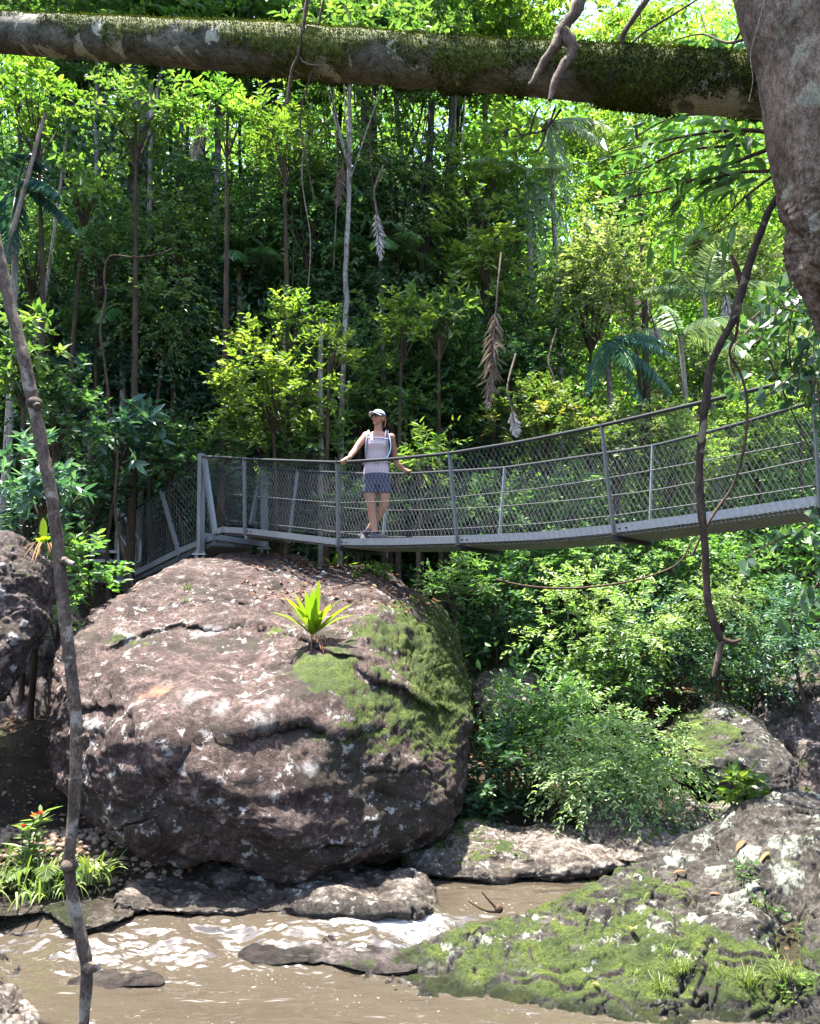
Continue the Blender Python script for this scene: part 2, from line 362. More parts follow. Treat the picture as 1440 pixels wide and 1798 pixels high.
# ---------------------------------------------------------------- ground and water
GP = np.array([
 (-4,5,-.5),(-2,5,-.5),(0,5,-.55),(2,4.6,-.5),(4,4.2,-.5),(-6,5,-.4),(6,4,-.2),(-4,6.3,-.3),(-2,6.5,-.3),(0,6.3,-.3),(-3,7.0,-.15),(-1,7,-.2),
 (.5,7.2,-.25),(1.3,7.8,-.2),(2.2,8.6,-.1),(3.0,9.4,.0),(4.2,10.4,.3),(5.5,12,.8),
 (-3.7,7.7,.42),(-3.0,7.9,.36),(-4.6,7.2,.35),(-5.4,7.8,.8),(-2.4,8.3,.35),(-6.5,8.5,1.5),(-4.3,10,1.2),(-8,10,2.5),(-1,9,.2),(-2.5,10.5,.9),(0,10,.3),
 (1.6,10.2,.35),(3.2,7,.2),(4.5,7.5,.6),(6,7,1.4),(8,8,2.0),(4,8.8,.35),
 (0,12.5,.8),(2,11.5,.7),(-3,13.5,2.1),(-6,13,2.8),(4,12.6,1.3),(7,11,2.2),(10,12,3),
 (0,3,.1),(-1.5,3.2,.2),(-4,3,.4),(2.5,3,.5),(4,2.8,.8),(0,1.5,.6),(0,0,.7),(-4,0,1),(5,0,1.2)], float)
GP[:, 2] = np.where(GP[:, 2] <= 0.05, GP[:, 2] - .28, GP[:, 2])
def G(x, y):
    x = np.atleast_1d(np.asarray(x, float)); y = np.atleast_1d(np.asarray(y, float)); out = np.empty(len(x))
    for i in range(0, len(x), 40000):
        a, b = x[i:i+40000], y[i:i+40000]
        d = (a[:, None] - GP[:, 0]) ** 2 + (b[:, None] - GP[:, 1]) ** 2
        wt = 1 / (d ** 1.7 + .004); out[i:i+40000] = (wt * GP[:, 2]).sum(1) / wt.sum(1)
    far = np.maximum(y - 13.0, 0); side = np.maximum(np.abs(x) - 9, 0)
    out = out + far * .42 + np.minimum(far * far * .012, 10) + side * .35
    p = np.stack([x, y, 0 * x], 1)
    return out + .10 * fbm(p, .7, 3) * sstep(-.3, .6, out)
def gz(x, y): return float(G(x, y)[0])

gx = np.concatenate([np.linspace(-70, -9, 36)[:-1], np.linspace(-9, 9, 226), np.linspace(9, 70, 36)[1:]])
gy = np.concatenate([np.linspace(-30, 1, 20)[:-1], np.linspace(1, 15, 190), np.linspace(15, 110, 70)[1:]])
def grid(gx, gy, zf):
    X, Y = np.meshgrid(gx, gy); x, y = X.ravel(), Y.ravel(); z = zf(x, y); n = len(gx)
    i = np.arange(len(gy) - 1)[:, None] * n + np.arange(n - 1)[None, :]; i = i.ravel()
    return np.stack([x, y, z], 1), np.stack([i, i + 1, i + n + 1, i + n], 1)
v, f = grid(gx, gy, G)
m = MB(); m.add(v, f); kind(m.build('ground', M['ground']), 'structure')

def Uz(x, y, z):
    r = U(x, y, 1.0) - np.array([0, 0, CAM_H]); return np.array([0, 0, CAM_H]) + r * (z - CAM_H) / r[2]
def wlevel(x, y):
    ledge = 6.82 + .18 * np.sin(x * 1.3 + .5) + .10 * np.sin(x * 3.1)
    return -.20 + .15 * sstep(-.30, .30, y - ledge), ledge
def wz(x, y):
    lv, ledge = wlevel(x, y); p = np.stack([x, y * 1.25, 0 * x], 1)
    turb = np.exp(-((y - ledge + .12) / .45) ** 2) * sstep(1.2, .0, x)
    z = lv + .020 * fbm(p * np.array([.7, 1.3, 1]), 1.5, 2) + .006 * fbm(p * np.array([.7, 1.4, 1]), 5, 2) + turb * (.05 * fbm(p, 2.6, 4, 3.1) + .012 * fbm(p, 12, 2))
    # standing wave folds over the sunken ledge
    z += .035 * np.exp(-((y - 6.5 - .12 * np.sin(x * 2.2)) / .14) ** 2) * sstep(.3, -.2, x)
    return z
shore = [U(x, y, 5.2) for x, y in [(640,1716),(700,1742),(800,1752),(900,1757),(1000,1764),(1100,1776),(1200,1787),(1320,1789),(1440,1783)]]
wx = np.linspace(-9, 9, 620); wy = np.concatenate([np.linspace(3.2, 9.6, 520), np.linspace(9.6, 12, 40)[1:]])
v, f = grid(wx, wy, wz)
x, y = v[:, 0], v[:, 1]; lv, ledge = wlevel(x, y)
foam_light = .55 * np.exp(-((y - ledge + .22) / .28) ** 2) * sstep(.9, .2, x) * (0.70 + .25 * np.sin(x * 1.7 + 2) ** 2)
foam_light = np.maximum(foam_light, .85 * np.exp(-((x - .0) / .5) ** 2 - ((y - 7.0) / .3) ** 2))       # white chute between the slab and the mossy rock
foam_light = np.maximum(foam_light, .50 * np.exp(-((x + .75) / .5) ** 2 - ((y - 6.72) / .10) ** 2))
foam_light = np.maximum(foam_light, .46 * np.exp(-((x - .3) / .5) ** 2 - ((y - 6.15) / .25) ** 2))
foam_light = np.maximum(foam_light, .5 * np.exp(-((x + 2.6) / 1.0) ** 2 - ((y - 7.1) / .25) ** 2))
foam_light = np.maximum(foam_light, .42 * np.exp(-((x - 1.2) / .7) ** 2 - ((y - 8.0) / .16) ** 2))  # back pool foam, raised to paint sunlit brightness into the water
foam_light = np.maximum(foam_light, .42 * np.exp(-((x - .8) / .5) ** 2 - ((y - 7.75) / .3) ** 2))
for px, py, rx, ry, wv in [(150,1660,.32,.07,.66),(215,1650,.3,.07,.66),(290,1645,.25,.06,.62),(110,1690,.35,.05,.6),(60,1668,.3,.05,.55),(330,1668,.3,.06,.65),(430,1655,.3,.05,.6),(520,1640,.35,.05,.65),(600,1632,.3,.06,.8),(650,1632,.25,.08,.95),(690,1628,.22,.10,1.0),(730,1612,.22,.10,.95),(660,1655,.25,.05,.85),(715,1640,.2,.08,.9),(560,1712,.3,.05,.5),(500,1720,.3,.04,.5),(860,1548,.5,.05,.55),(800,1560,.3,.1,.5),(900,1560,.4,.08,.45)]:  # last entries whiten the back pool for its sunlit brightness
    c = Uz(px, py, -.12 if px < 760 else -.05); foam_light = np.maximum(foam_light, wv * np.exp(-((x - c[0]) / rx) ** 2 - ((y - c[1]) / ry) ** 2))
water_v, water_f, water_foam_light = v, f, foam_light

def tps(P, q):
    """smooth height through the points P (x, y, z), read at q (x, y)"""
    n = len(P); d = np.linalg.norm(P[:, None, :2] - P[None, :, :2], axis=2); K = d * d * np.log(d + 1e-9) + np.eye(n) * .02
    A = np.zeros((n + 3, n + 3)); A[:n, :n] = K; A[:n, n] = A[n, :n] = 1; A[:n, n+1:] = P[:, :2]; A[n+1:, :n] = P[:, :2].T
    w_ = np.linalg.solve(A, np.concatenate([P[:, 2], [0, 0, 0]])); out = np.empty(len(q))
    for i in range(0, len(q), 20000):
        r = np.linalg.norm(q[i:i+20000, None] - P[None, :, :2], axis=2); out[i:i+20000] = (r * r * np.log(r + 1e-9)) @ w_[:n] + w_[n] + q[i:i+20000] @ w_[n+1:]
    return out
# ---------------------------------------------------------------- rocks
_ico = {}
def ico(k):
    if k not in _ico:
        b = bmesh.new(); bmesh.ops.create_icosphere(b, subdivisions=k, radius=1)
        v = np.array([q.co[:] for q in b.verts]); f = np.array([[w_.index for w_ in q.verts] for q in b.faces]); b.free()
        _ico[k] = (nrm(v), f)
    return _ico[k]
def vnormals(v, f):
    n = np.cross(v[f[:, 1]] - v[f[:, 0]], v[f[:, 2]] - v[f[:, 0]]); o = np.zeros_like(v)
    for k in range(3):
        for c in range(3): o[:, c] += np.bincount(f[:, k], n[:, c], len(v))
    return nrm(o)
ROCKS = []
def finish(name, label, V, f, mat, crack, moss, mossw, wetz, stain_shade, seed, group=None):
    n2 = vnormals(V, f); mo = moss + .55 * (sstep(.2, .9, n2[:, 2]) - .5)
    if mossw is not None: mo = mo + mossw(V, n2)
    mo = mo + .25 * fbm(V, 1.6, 3, seed + 31)
    cu = sstep(.25, .6, mo + .7 * fbm(V, 3.4, 4, seed + 7)); V = V + n2 * (cu * (.008 + .013 * np.abs(fbm(V, 9, 3, seed)) + .008 * fbm(V, 26, 2)))[:, None]   # moss grows in cushions
    n2 = vnormals(V, f); mo = mo + .30 * (cu - .4)
    wet = sstep(wetz + .07, wetz - .01, V[:, 2] + .05 * fbm(V, 4, 2)) if wetz is not None else np.zeros(len(V))
    m = MB(); m.add(V, f)
    o = m.build(name, mat, attrs={'moss': mo, 'crack': crack * .8, 'wet': wet, 'stain_shade': np.full(len(V), stain_shade * .5), 'rust': np.zeros(len(V)), 'lichen': np.zeros(len(V))})
    tag(o, label, 'boulder' if 'boulder' in name else 'rock', group); ROCKS.append((o, V, n2))
    return o, V, n2
def rock(name, label, outline, front, back, mat, sub=7, ca=.8, cb=.8, amp=.12, s0=.8, strata=.05, fine=.02, moss=0.0, mossw=None, centre=None, wetz=None, mod=None, group=None, Y=None, stain_shade=1.0, chunks=.0, cuts=16, post=None):
    W = np.array([U(p[0], p[1], p[2] if len(p) > 2 else Y) for p in outline])
    C = np.array([(W[:, i].min() + W[:, i].max()) / 2 for i in range(3)]) if centre is None else U(*centre)
    hx = (W[:, 0].max() - W[:, 0].min()) / 2; hz = (W[:, 2].max() - W[:, 2].min()) / 2
    ang = np.arctan2((W[:, 2] - C[2]) / hz, (W[:, 0] - C[0]) / hx); o = np.argsort(ang); ang = ang[o]; rv = (W - C)[o]
    d, f = ico(sub); phi = np.arctan2(d[:, 2], d[:, 0]); c = np.hypot(d[:, 0], d[:, 2]); s = d[:, 1]
    rim = np.stack([np.interp(phi, ang, rv[:, i], period=2 * math.pi) for i in range(3)], 1)
    fv, bv = np.asarray(front, float), np.asarray(back, float)
    oc = np.array([[p[0], p[1]] for p in outline], float); qc = C - np.array([0, 0, CAM_H]); fc = qc[1] * math.cos(PITCH) + qc[2] * math.sin(PITCH)
    pc = np.array([720 + FPX * qc[0] / fc, 899 - FPX * (qc[2] * math.cos(PITCH) - qc[1] * math.sin(PITCH)) / fc]); ph = np.array([hx, hz]) * FPX / fc
    def polar(xy): q = (xy - pc) / ph; return np.arctan2(-q[:, 1], q[:, 0]), np.hypot(q[:, 0], q[:, 1])
    ta, tr = polar(oc); bins = np.linspace(-math.pi, math.pi, 49); mid = (bins[:-1] + bins[1:]) / 2
    want = np.interp(mid, np.sort(ta), tr[np.argsort(ta)], period=2 * math.pi); scl = np.ones(48)
    for it in range(6):                                           # fit the widest section so that the bulged body keeps its real width
        P = C + rim * np.interp(phi, mid, scl, period=2 * math.pi)[:, None] * (c ** ca)[:, None] + np.where((s < 0)[:, None], fv, bv) * (np.abs(s) ** cb)[:, None]
        if mod is not None: P = mod(P, d)
        if cuts:                                                      # broad split faces: planes shave the bulges off
            gk = np.random.RandomState(int(abs(W[0, 0] * 1000)) % 9973); ext = np.ptp(P, axis=0).min()
            for k in range(cuts):
                nk = nrm(gk.normal(size=3) * [1, 1, .8] + [0, -.5, 0]); h_ = P @ nk; ov = np.maximum(h_ - (h_.max() - gk.uniform(.02, .085) * ext), 0); P = P - nk * (ov * .93)[:, None]
        if it == 5: break
        q = P - np.array([0, 0, CAM_H]); fw = q[:, 1] * math.cos(PITCH) + q[:, 2] * math.sin(PITCH); up = -q[:, 1] * math.sin(PITCH) + q[:, 2] * math.cos(PITCH)
        a_, r_ = polar(np.stack([720 + FPX * q[:, 0] / fw, 899 - FPX * up / fw], 1)); bi = np.clip(np.digitize(a_, bins) - 1, 0, 47)
        got = np.zeros(48); np.maximum.at(got, bi, r_); scl *= np.clip(want / np.maximum(got, .1), .75, 1.2)
        for _ in range(2): scl = .25 * np.roll(scl, 1) + .5 * scl + .25 * np.roll(scl, -1)
    if post is not None: P = post(P, d)
    n = vnormals(P, f); seed = float(W[0, 0] * 3.7 + W[0, 2] * 5.1)
    big = fbm(P, s0, 3, seed); rid = 1 - np.abs(fbm(P * np.array([1, 1, 2.6]), s0 * 1.3, 4, seed + 5))
    dsp = amp * big + strata * (rid - .6)
    if chunks:
        for fq, am in ((.9, 1.0), (2.6, .22)):
            q = fbm(P * np.array([1, 1, 1.9]), fq, 3, seed + 9) * 2.6; fl_ = q - np.floor(q); dsp += chunks * am * (sstep(.0, .22, fl_) - fl_)
    cr = np.abs(fbm(P * np.array([1, 1, 1.8]), s0 * .9, 4, seed + 20)); crack = np.exp(-(cr / .02) ** 2) * sstep(.1, .5, fbm(P, .7, 2, seed + 3) + .35)
    dsp += fine * fbm(P, 5, 4, seed, .6) + fine * .35 * fbm(P, 19, 3, seed) - crack * .05
    return finish(name, label, P + n * dsp[:, None], f, mat, crack, moss, mossw, wetz, stain_shade, seed, group)
def setattr_(o, k, val): o.data.attributes[k].data.foreach_set('value', np.asarray(val, np.float32))

def hit(V, px, py):
    q = V - np.array([0, 0, CAM_H]); ray = nrm(U(px, py, 8) - np.array([0, 0, CAM_H]))
    t = q @ ray; off = np.linalg.norm(q - t[:, None] * ray, axis=1); c = np.where(off < .035)[0]
    return V[c[np.argmin(t[c])]] if len(c) else V[np.argmin(off)]
def blobs(V, L):
    out = np.zeros(len(V))
    for px, py, rx, rz, wv in L:
        d = (V - hit(V, px, py)) / np.array([rx, (rx + rz) * .8, rz]); out += wv * np.exp(-(d ** 2).sum(1) * 1.2)
    return out
# --- the big boulder under the bridge
bo = [(85,1330,8.67),(88,1260,8.98),(105,1180,9.41),(128,1112,9.92),(165,1065,10.4),(215,1038,10.94),(265,1012,11.48),(310,990,11.9),(350,976,12.2),(420,967,12.5),(500,972,12.5),(560,992,12.1),(640,1000,11.6),
      (705,1022,10.86),(760,1052,10.42),(795,1095,10.05),(818,1150,9.76),(832,1195,9.59),(824,1262,9.28),(812,1310,9.1),(815,1400,8.76),(800,1440,8.59),(760,1475,8.44),(715,1500,8.2),(640,1522,7.96),(560,1533,7.85),(440,1528,7.75),(330,1510,7.78),(230,1478,7.93),(150,1440,8.19),(100,1395,8.37)]
def bmod(P, d):
    P = P.copy(); z = P[:, 2]; fr = sstep(.0, -.6, d[:, 1])
    P[:, 1] -= fr * (.30 * np.exp(-((z - 1.35) / .45) ** 2) - .25 * sstep(1.0, .2, z))       # jutting waist, undercut foot
    P[:, 1] += fr * .30 * sstep(1.75, 2.6, z)
    P[:, 1] += .22 * fr * np.exp(-((P[:, 0] - .35) / .35) ** 2) * sstep(.4, 1.4, z)           # shallow gully right of the middle
    return P
def bmoss(V, n):
    x, z = V[:, 0], V[:, 2]
    r = .66 * sstep(-.45, .4, x) * sstep(.5, 1.5, z) - .30                                        # mossy right shoulder
    r += .28 * np.exp(-((x + .35) / .45) ** 2) * np.exp(-((z - 2.15) / .5) ** 2)
    r += .22 * np.exp(-((x - .0) / .5) ** 2 - ((z - 1.5) / .4) ** 2) + .30 * sstep(-.1, .5, x) * sstep(.1, .6, z)
    r -= .45 * sstep(2.6, 3.0, z) * sstep(.6, .0, x)
    return r + blobs(V, [(700,1110,.6,.35,.45),(760,1160,.35,.4,.45),(740,1250,.3,.35,.35),(560,1180,.5,.3,.62),(620,1300,.5,.4,.6),(490,1110,.4,.16,.5),(390,1135,.45,.11,.42),(690,1400,.4,.35,.4),(220,1125,.35,.09,.4),(640,1210,.4,.3,.4),(640,1020,.5,.12,.3),(350,1060,.25,.1,.15)])
LEDGES = [([(120,1248),(170,1240),(215,1236),(250,1250)], .08, .18), ([(175,1135),(250,1105),(310,1092),(380,1112),(430,1104),(500,1108),(570,1135),(640,1150)], .13, .2),
          ([(250,1292),(330,1305),(400,1300),(470,1285),(540,1272),(600,1285),(660,1280)], .15, .26), ([(290,1405),(340,1420),(400,1452),(450,1472),(520,1488),(570,1492),(640,1478)], .12, .34),
          ([(620,1170),(660,1195),(700,1205),(760,1235),(800,1250)], .12, .24), ([(150,1385),(210,1400),(270,1440),(330,1470)], .06, .3), ([(640,1380),(700,1395),(760,1420)], .06, .2), ([(270,1046),(330,1062),(380,1050),(440,1068)], .05, .12)]
def bpost(P, d):
    """ledges: the face steps back below each broken line"""
    P = P.copy(); add = np.zeros(len(P)); fr = d[:, 1] < .15; jit = .05 * fbm(P, 2.6, 4, 5.5) + .012 * fbm(P, 14, 2)
    for L, A, dec in LEDGES:
        q = np.array([hit(P, x, y) for x, y in L]); o = np.argsort(q[:, 0]); q = q[o]
        s = P[:, 2] - np.interp(P[:, 0], q[:, 0], q[:, 2]) + jit; m_ = sstep(q[0, 0] - .15, q[0, 0] + .15, P[:, 0]) * sstep(q[-1, 0] + .15, q[-1, 0] - .15, P[:, 0])
        add += A * m_ * sstep(.016, -.016, s) * np.exp(np.minimum(s, 0) / dec)
    P[:, 1] += add * fr
    return P
BO, BV, BN = rock('boulder', 'huge mauve boulder with a mossy right shoulder under the footbridge', bo, (0, -1.75, .0), (0, 1.9, .5), M['rock_mauve'], 8, .62, .85, .12, .6, .07, .024,
                  moss=.02, mossw=bmoss, mod=bmod, centre=(455, 1265, 9.35), wetz=.0, chunks=.012, cuts=46, post=bpost)
# patch of orange lichen and a few pale lichen discs on its face: nearest surface point along the view
ru = np.zeros(len(BV)); li = np.zeros(len(BV))
for px, py, r in [(268, 1213, .09), (245, 1222, .06)]:
    ru = np.maximum(ru, sstep(1.1, .6, (np.linalg.norm(BV - hit(BV, px, py), axis=1) + .05 * fbm(BV, 8, 3)) / r) * .8)
for px, py, r in [(365,1105,.13),(225,1110,.12),(345,1215,.10),(545,1340,.07),(160,1265,.09),(300,1345,.06),(470,1265,.07),(395,1245,.07),(480,1230,.08)]:
    li = np.maximum(li, sstep(1.1, .7, (np.linalg.norm((BV - hit(BV, px, py)) * np.array([.75, 1, 1.3]), axis=1) + .09 * fbm(BV, 9, 3)) / r) * .75)
setattr_(BO, 'rust', ru); setattr_(BO, 'lichen', li)
setattr_(BO, 'stain_shade', .45 + .75 * blobs(BV, [(400,1130,.5,.12,.8),(220,1125,.35,.10,.8),(560,1180,.45,.3,.9),(640,1330,.4,.4,.9),(720,1430,.45,.35,.9),(250,1450,.6,.12,.7),(480,1290,.8,.09,.7),(350,1030,.3,.08,.7),(330,1420,.5,.08,.6),(560,1110,.3,.1,.8),(500,1510,.8,.12,.6),(160,1400,.3,.3,.6)]))  # dark bands: stain, plus shade under ledges and overhang put into the colour

# --- left rock
LO, LV, LN = rock('rock_outcrop', 'dark mauve rock cut by the left edge of the photo with fern on top', [(-260,1090,7.6),(-230,1000,8.2),(-120,950,8.6),(0,944,8.7),(40,950,8.6),(75,975,8.5),(88,1020,8.4),(85,1090,8.2),(62,1140,8.0),(38,1190,7.9),(10,1235,7.8),(-60,1290,7.7),(-160,1300,7.6),(-240,1230,7.5)],
     (0, -.75, -.1), (0, 1.2, .3), M['rock_left'], 7, .65, .9, .12, .9, .08, .03, moss=-.12, mossw=lambda V, n: .2 * sstep(2.1, 2.9, V[:, 2]), chunks=.012)
li = np.zeros(len(LV))
for px, py, r in [(28,1112,.075),(8,1035,.08),(50,1100,.04),(15,1160,.06),(30,1180,.04)]:
    li = np.maximum(li, sstep(1.1, .75, (np.linalg.norm(LV - hit(LV, px, py), axis=1) + .05 * fbm(LV, 12, 3)) / r))
setattr_(LO, 'lichen', li)
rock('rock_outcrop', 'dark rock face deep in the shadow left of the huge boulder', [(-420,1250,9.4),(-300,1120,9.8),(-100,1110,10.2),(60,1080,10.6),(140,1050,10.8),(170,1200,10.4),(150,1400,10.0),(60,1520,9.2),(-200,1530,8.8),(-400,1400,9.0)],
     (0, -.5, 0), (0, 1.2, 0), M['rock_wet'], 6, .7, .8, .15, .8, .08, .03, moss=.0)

# --- pale slab in front of the boulder
def slabmoss(V, n): return .12 * fbm(V, 1.3, 2) - .28 + .3 * sstep(-.05, .3, V[:, 0])
rock('rock_slab', 'long pale slab lying at the foot of the huge boulder beside the rapids', [(195,1578,7.12),(255,1558,7.25),(320,1546,7.33),(380,1532,7.42),(420,1527,7.45),(480,1540,7.37),(560,1543,7.35),(640,1550,7.3),(700,1556,7.26),(745,1566,7.2),(775,1585,7.07),(795,1600,7.2),(775,1612,7.15),(700,1613,7.15),(600,1614,7.15),(500,1614,7.15),(420,1611,7.15),(300,1602,7.25)],
     (0, -.22, -.05), (0, .9, .05), M['rock_pale'], 7, .7, .8, .07, 1.6, .05, .022, moss=-.02, mossw=slabmoss, wetz=.04, chunks=.012)
# --- pale rock across the back pool
rock('rock_slab', 'sunlit flat rock with moss on its left end behind the back pool', [(728,1530,8.07),(735,1490,8.33),(770,1465,8.49),(810,1448,8.6),(860,1458,8.54),(910,1464,8.5),(960,1470,8.46),(1010,1466,8.48),(1060,1478,8.4),(1095,1492,8.31),(1105,1512,8.18),(1060,1535,8.03),(960,1545,7.97),(850,1548,7.95),(770,1545,7.97)],
     (0, -.3, 0), (0, .9, .0), M['rock_pale'], 7, .75, .85, .06, 1.5, .06, .02, moss=-.02, mossw=lambda V, n: .42 * sstep(1.5, .5, V[:, 0]) - .22, wetz=.04, chunks=.012)
rock('rock', 'lichen spotted rock with a pale spine under the drooping bright bush', [(1040,1480,8.45),(1036,1420,8.95),(1050,1378,9.25),(1085,1372,9.35),(1120,1420,9.15),(1160,1440,9.05),(1200,1470,8.75),(1215,1500,8.35),(1160,1520,8.05),(1080,1512,8.05)],
     (0, -.35, 0), (0, .6, 0), M['rock_pale'], 6, .8, .9, .07, 1.5, .05, .025, moss=.02, wetz=.08)
rock('rock', 'low shadowed rock between the drooping bush and the mossy bank', [(1150,1480,8.55),(1165,1420,9.05),(1195,1395,9.35),(1260,1405,9.35),(1310,1420,9.05),(1320,1470,8.55),(1270,1510,8.05),(1190,1510,8.15)],
     (0, -.3, 0), (0, .6, 0), M['rock_pale'], 6, .8, .9, .08, 1.4, .05, .03, moss=.10, wetz=.08)
rock('boulder', 'rounded boulder half covered in pale green moss at the right behind the mossy bank', [(1176,1310,10.0),(1185,1270,10.3),(1215,1245,10.6),(1270,1238,10.8),(1315,1255,10.7),(1355,1290,10.4),(1390,1320,10.2),(1408,1365,9.8),(1390,1395,9.5),(1300,1400,9.4),(1240,1385,9.5),(1195,1345,9.7)],
     (0, -.75, .05), (0, .9, .1), M['rock_mossy'], 7, .75, .85, .06, 1.2, .04, .02, moss=-.02, mossw=lambda V, n: -.1 + .55 * sstep(3.95, 3.3, V[:, 0]))  # pale green moss on the left half
rock('rock', 'grey pinkish boulder top showing among bushes right of the huge boulder', [(832,1205,12.0),(845,1180,12.3),(885,1168,12.5),(930,1178,12.4),(955,1205,12.2),(950,1260,11.8),(890,1275,11.6),(840,1250,11.7)],
     (0, -.5, 0), (0, .6, 0), M['rock_pale'], 6, .8, .85, .07, 1.3, .04, .02, moss=-.15)
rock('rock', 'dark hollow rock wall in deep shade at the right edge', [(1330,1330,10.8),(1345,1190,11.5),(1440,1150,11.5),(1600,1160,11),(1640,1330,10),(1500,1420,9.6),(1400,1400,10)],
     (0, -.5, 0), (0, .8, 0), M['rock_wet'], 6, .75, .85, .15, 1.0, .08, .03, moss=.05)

# --- the mossy rock in the right foreground
crest = [(632,1712,6.30),(690,1682,6.50),(740,1664,6.6),(800,1640,6.72),(900,1613,6.86),(960,1594,6.95),(1050,1556,7.2),(1130,1508,7.43),(1200,1478,7.56),(1250,1445,7.6),(1290,1420,7.58),(1330,1402,7.5),(1380,1396,7.4),(1440,1392,7.3),(1540,1390,7.1),(1680,1390,6.9)]
foot = [(632,1718),(690,1741),(740,1749),(800,1757),(900,1764),(960,1768),(1050,1778),(1130,1788),(1200,1793),(1250,1796),(1290,1797),(1330,1797),(1380,1796),(1440,1794),(1540,1790),(1680,1780)]
cp = []
for (x0, y0, Y0), (x1, y1) in zip(crest, foot):
    a = U(x0, y0, Y0); b_ = Uz(x1, y1, -.21)
    for t, h in ((0, 0), (.16, .30), (.36, .50), (.60, .70), (.82, .88), (1, 1)): p = b_ + (a - b_) * t; p[2] = b_[2] + (a[2] - b_[2]) * h; cp.append(p)
    cp.append(b_ + [0, -.25, -.25]); cp.append(b_ + [0, -.6, -.4]); cp.append(a + [.03, .30, -.16 - .25 * a[2]]); cp.append(a + [.05, .8, -.4 - .6 * a[2]])
cp += [np.array([-.75, 6.3, -.5]), np.array([-.9, 5.8, -.6]), np.array([-.6, 6.9, -.5])]; cp = np.array(cp)
hv, hf = grid(np.linspace(-.9, 4.7, 520), np.linspace(5.1, 8.4, 330), lambda x, y: tps(cp, np.stack([x, y], 1)))
hf = np.concatenate([hf[:, [0, 1, 2]], hf[:, [0, 2, 3]]])
hv[:, 2] -= .42 * np.exp(-((hv[:, 0] - 2.72 - .12 * np.sin(hv[:, 1] * 4)) / .17) ** 2) * np.exp(-((hv[:, 1] - 6.15) / .33) ** 2)          # dark cleft
def rmoss(V, n):
    z = V[:, 2]
    return .55 * sstep(.35, -.05, z) - .15 + .12 * sstep(.8, 2.2, V[:, 0]) * sstep(1.0, .5, z)
hn = vnormals(hv, hf); q = fbm(hv * np.array([1, 1, 1.6]), 1.5, 3, 9.7) * 2.6; fl_ = q - np.floor(q); q2 = fbm(hv, 4.2, 3, 3.7) * 2.4; f2 = q2 - np.floor(q2)
cr = np.abs(fbm(hv, 1.5, 4, 20.3)); crack = np.exp(-(cr / .018) ** 2) * sstep(.0, .4, fbm(hv, .9, 2, 3.3) + .3)
hd = .05 * fbm(hv, 1.3, 3, 2.2) + .042 * (sstep(0, .22, fl_) - fl_) + .008 * (sstep(0, .25, f2) - f2) + .014 * fbm(hv, 6, 4, 1.2, .6) - crack * .07
RO, RV, RN = finish('rock_bank', 'big foreground rock at lower right covered in moss, lichen and grass tufts', hv + hn * hd[:, None], hf, M['rock_mossy'], crack * .9, -.07, rmoss, -.17, 1.0, 6.6)
li = np.zeros(len(RV))
for px, py, r in [(1030,1685,.10),(1045,1650,.085),(1035,1710,.06),(1070,1645,.06),(1015,1665,.05),(1140,1620,.10),(1210,1600,.07),(935,1632,.05),(780,1660,.09),(760,1685,.06),(850,1640,.06),(1290,1570,.09),(1330,1560,.07),(1120,1590,.06),(1180,1500,.10),(1250,1520,.10),(1310,1490,.12),(1380,1480,.1),(1230,1470,.09),(1390,1530,.09),(1150,1660,.05),(930,1700,.04),(815,1700,.03),(765,1708,.03)]:
    li = np.maximum(li, sstep(1.1, .8, (np.linalg.norm((RV - hit(RV, px, py)), axis=1) + .10 * fbm(RV, 13, 4)) / r))
setattr_(RO, 'lichen', li)
# --- stones in the water
rock('stone', 'low moss speckled stone in the rapids left of the mossy bank', [(462,1672,6.53),(500,1662,6.60),(545,1654,6.64),(600,1656,6.64),(640,1664,6.56),(660,1672,6.48),(620,1695,6.33),(540,1698,6.33),(490,1690,6.38)], (0,-.05,0), (0,.25,0), M['rock_wet'], 6, .8, .9, .012, 4, .01, .010, moss=-.05, wetz=-.16, cuts=8)
rock('stone', 'brown wet stone with green crown breaking the water mid stream', [(380,1648,6.88),(400,1630,7.03),(430,1614,7.13),(455,1616,7.13),(485,1635,6.98),(500,1655,6.83),(440,1668,6.73)], (0,-.05,0), (0,.2,0), M['rock_wet'], 5, .8, .9, .012, 4, .01, .01, moss=.1, wetz=-.05)
rock('stone', 'dark wet ledge stone just awash behind the thin sapling foot', [(165,1720,6.13),(200,1706,6.23),(240,1712,6.23),(262,1728,6.08),(230,1745,5.98),(185,1742,5.98)], (0,-.05,0), (0,.2,0), M['rock_wet'], 5, .8, .9, .01, 4, .01, .008, moss=-.4, wetz=-.05)
rock('stone', 'purple wet stone at the left edge of the water', [(-40,1720,6.23),(-10,1692,6.38),(12,1700,6.38),(18,1725,6.18),(-10,1745,6.08)], (0,-.05,0), (0,.2,0), M['rock_wet'], 5, .8, .9, .01, 4, .01, .008, moss=-.4, wetz=-.05)
rock('stone', 'pale mottled rock corner at the bottom left of the photo', [(-90,1800,4.2),(-70,1745,4.4),(0,1738,4.5),(20,1752,4.45),(45,1800,4.3),(50,1860,4.1),(-60,1900,4.0)], (0,-.1,0), (0,.3,0), M['rock_pale'], 6, .8, .9, .03, 3, .03, .015, moss=-.15)
rock('stone', 'flat grey stone at the left water edge below the ferns', [(20,1598,7.0),(40,1580,7.2),(90,1573,7.3),(150,1580,7.2),(185,1590,7.1),(120,1610,6.9),(50,1612,6.9)], (0,-.05,0), (0,.25,0), M['rock_pale'], 5, .8, .9, .01, 4, .01, .008, moss=.1, wetz=.08)

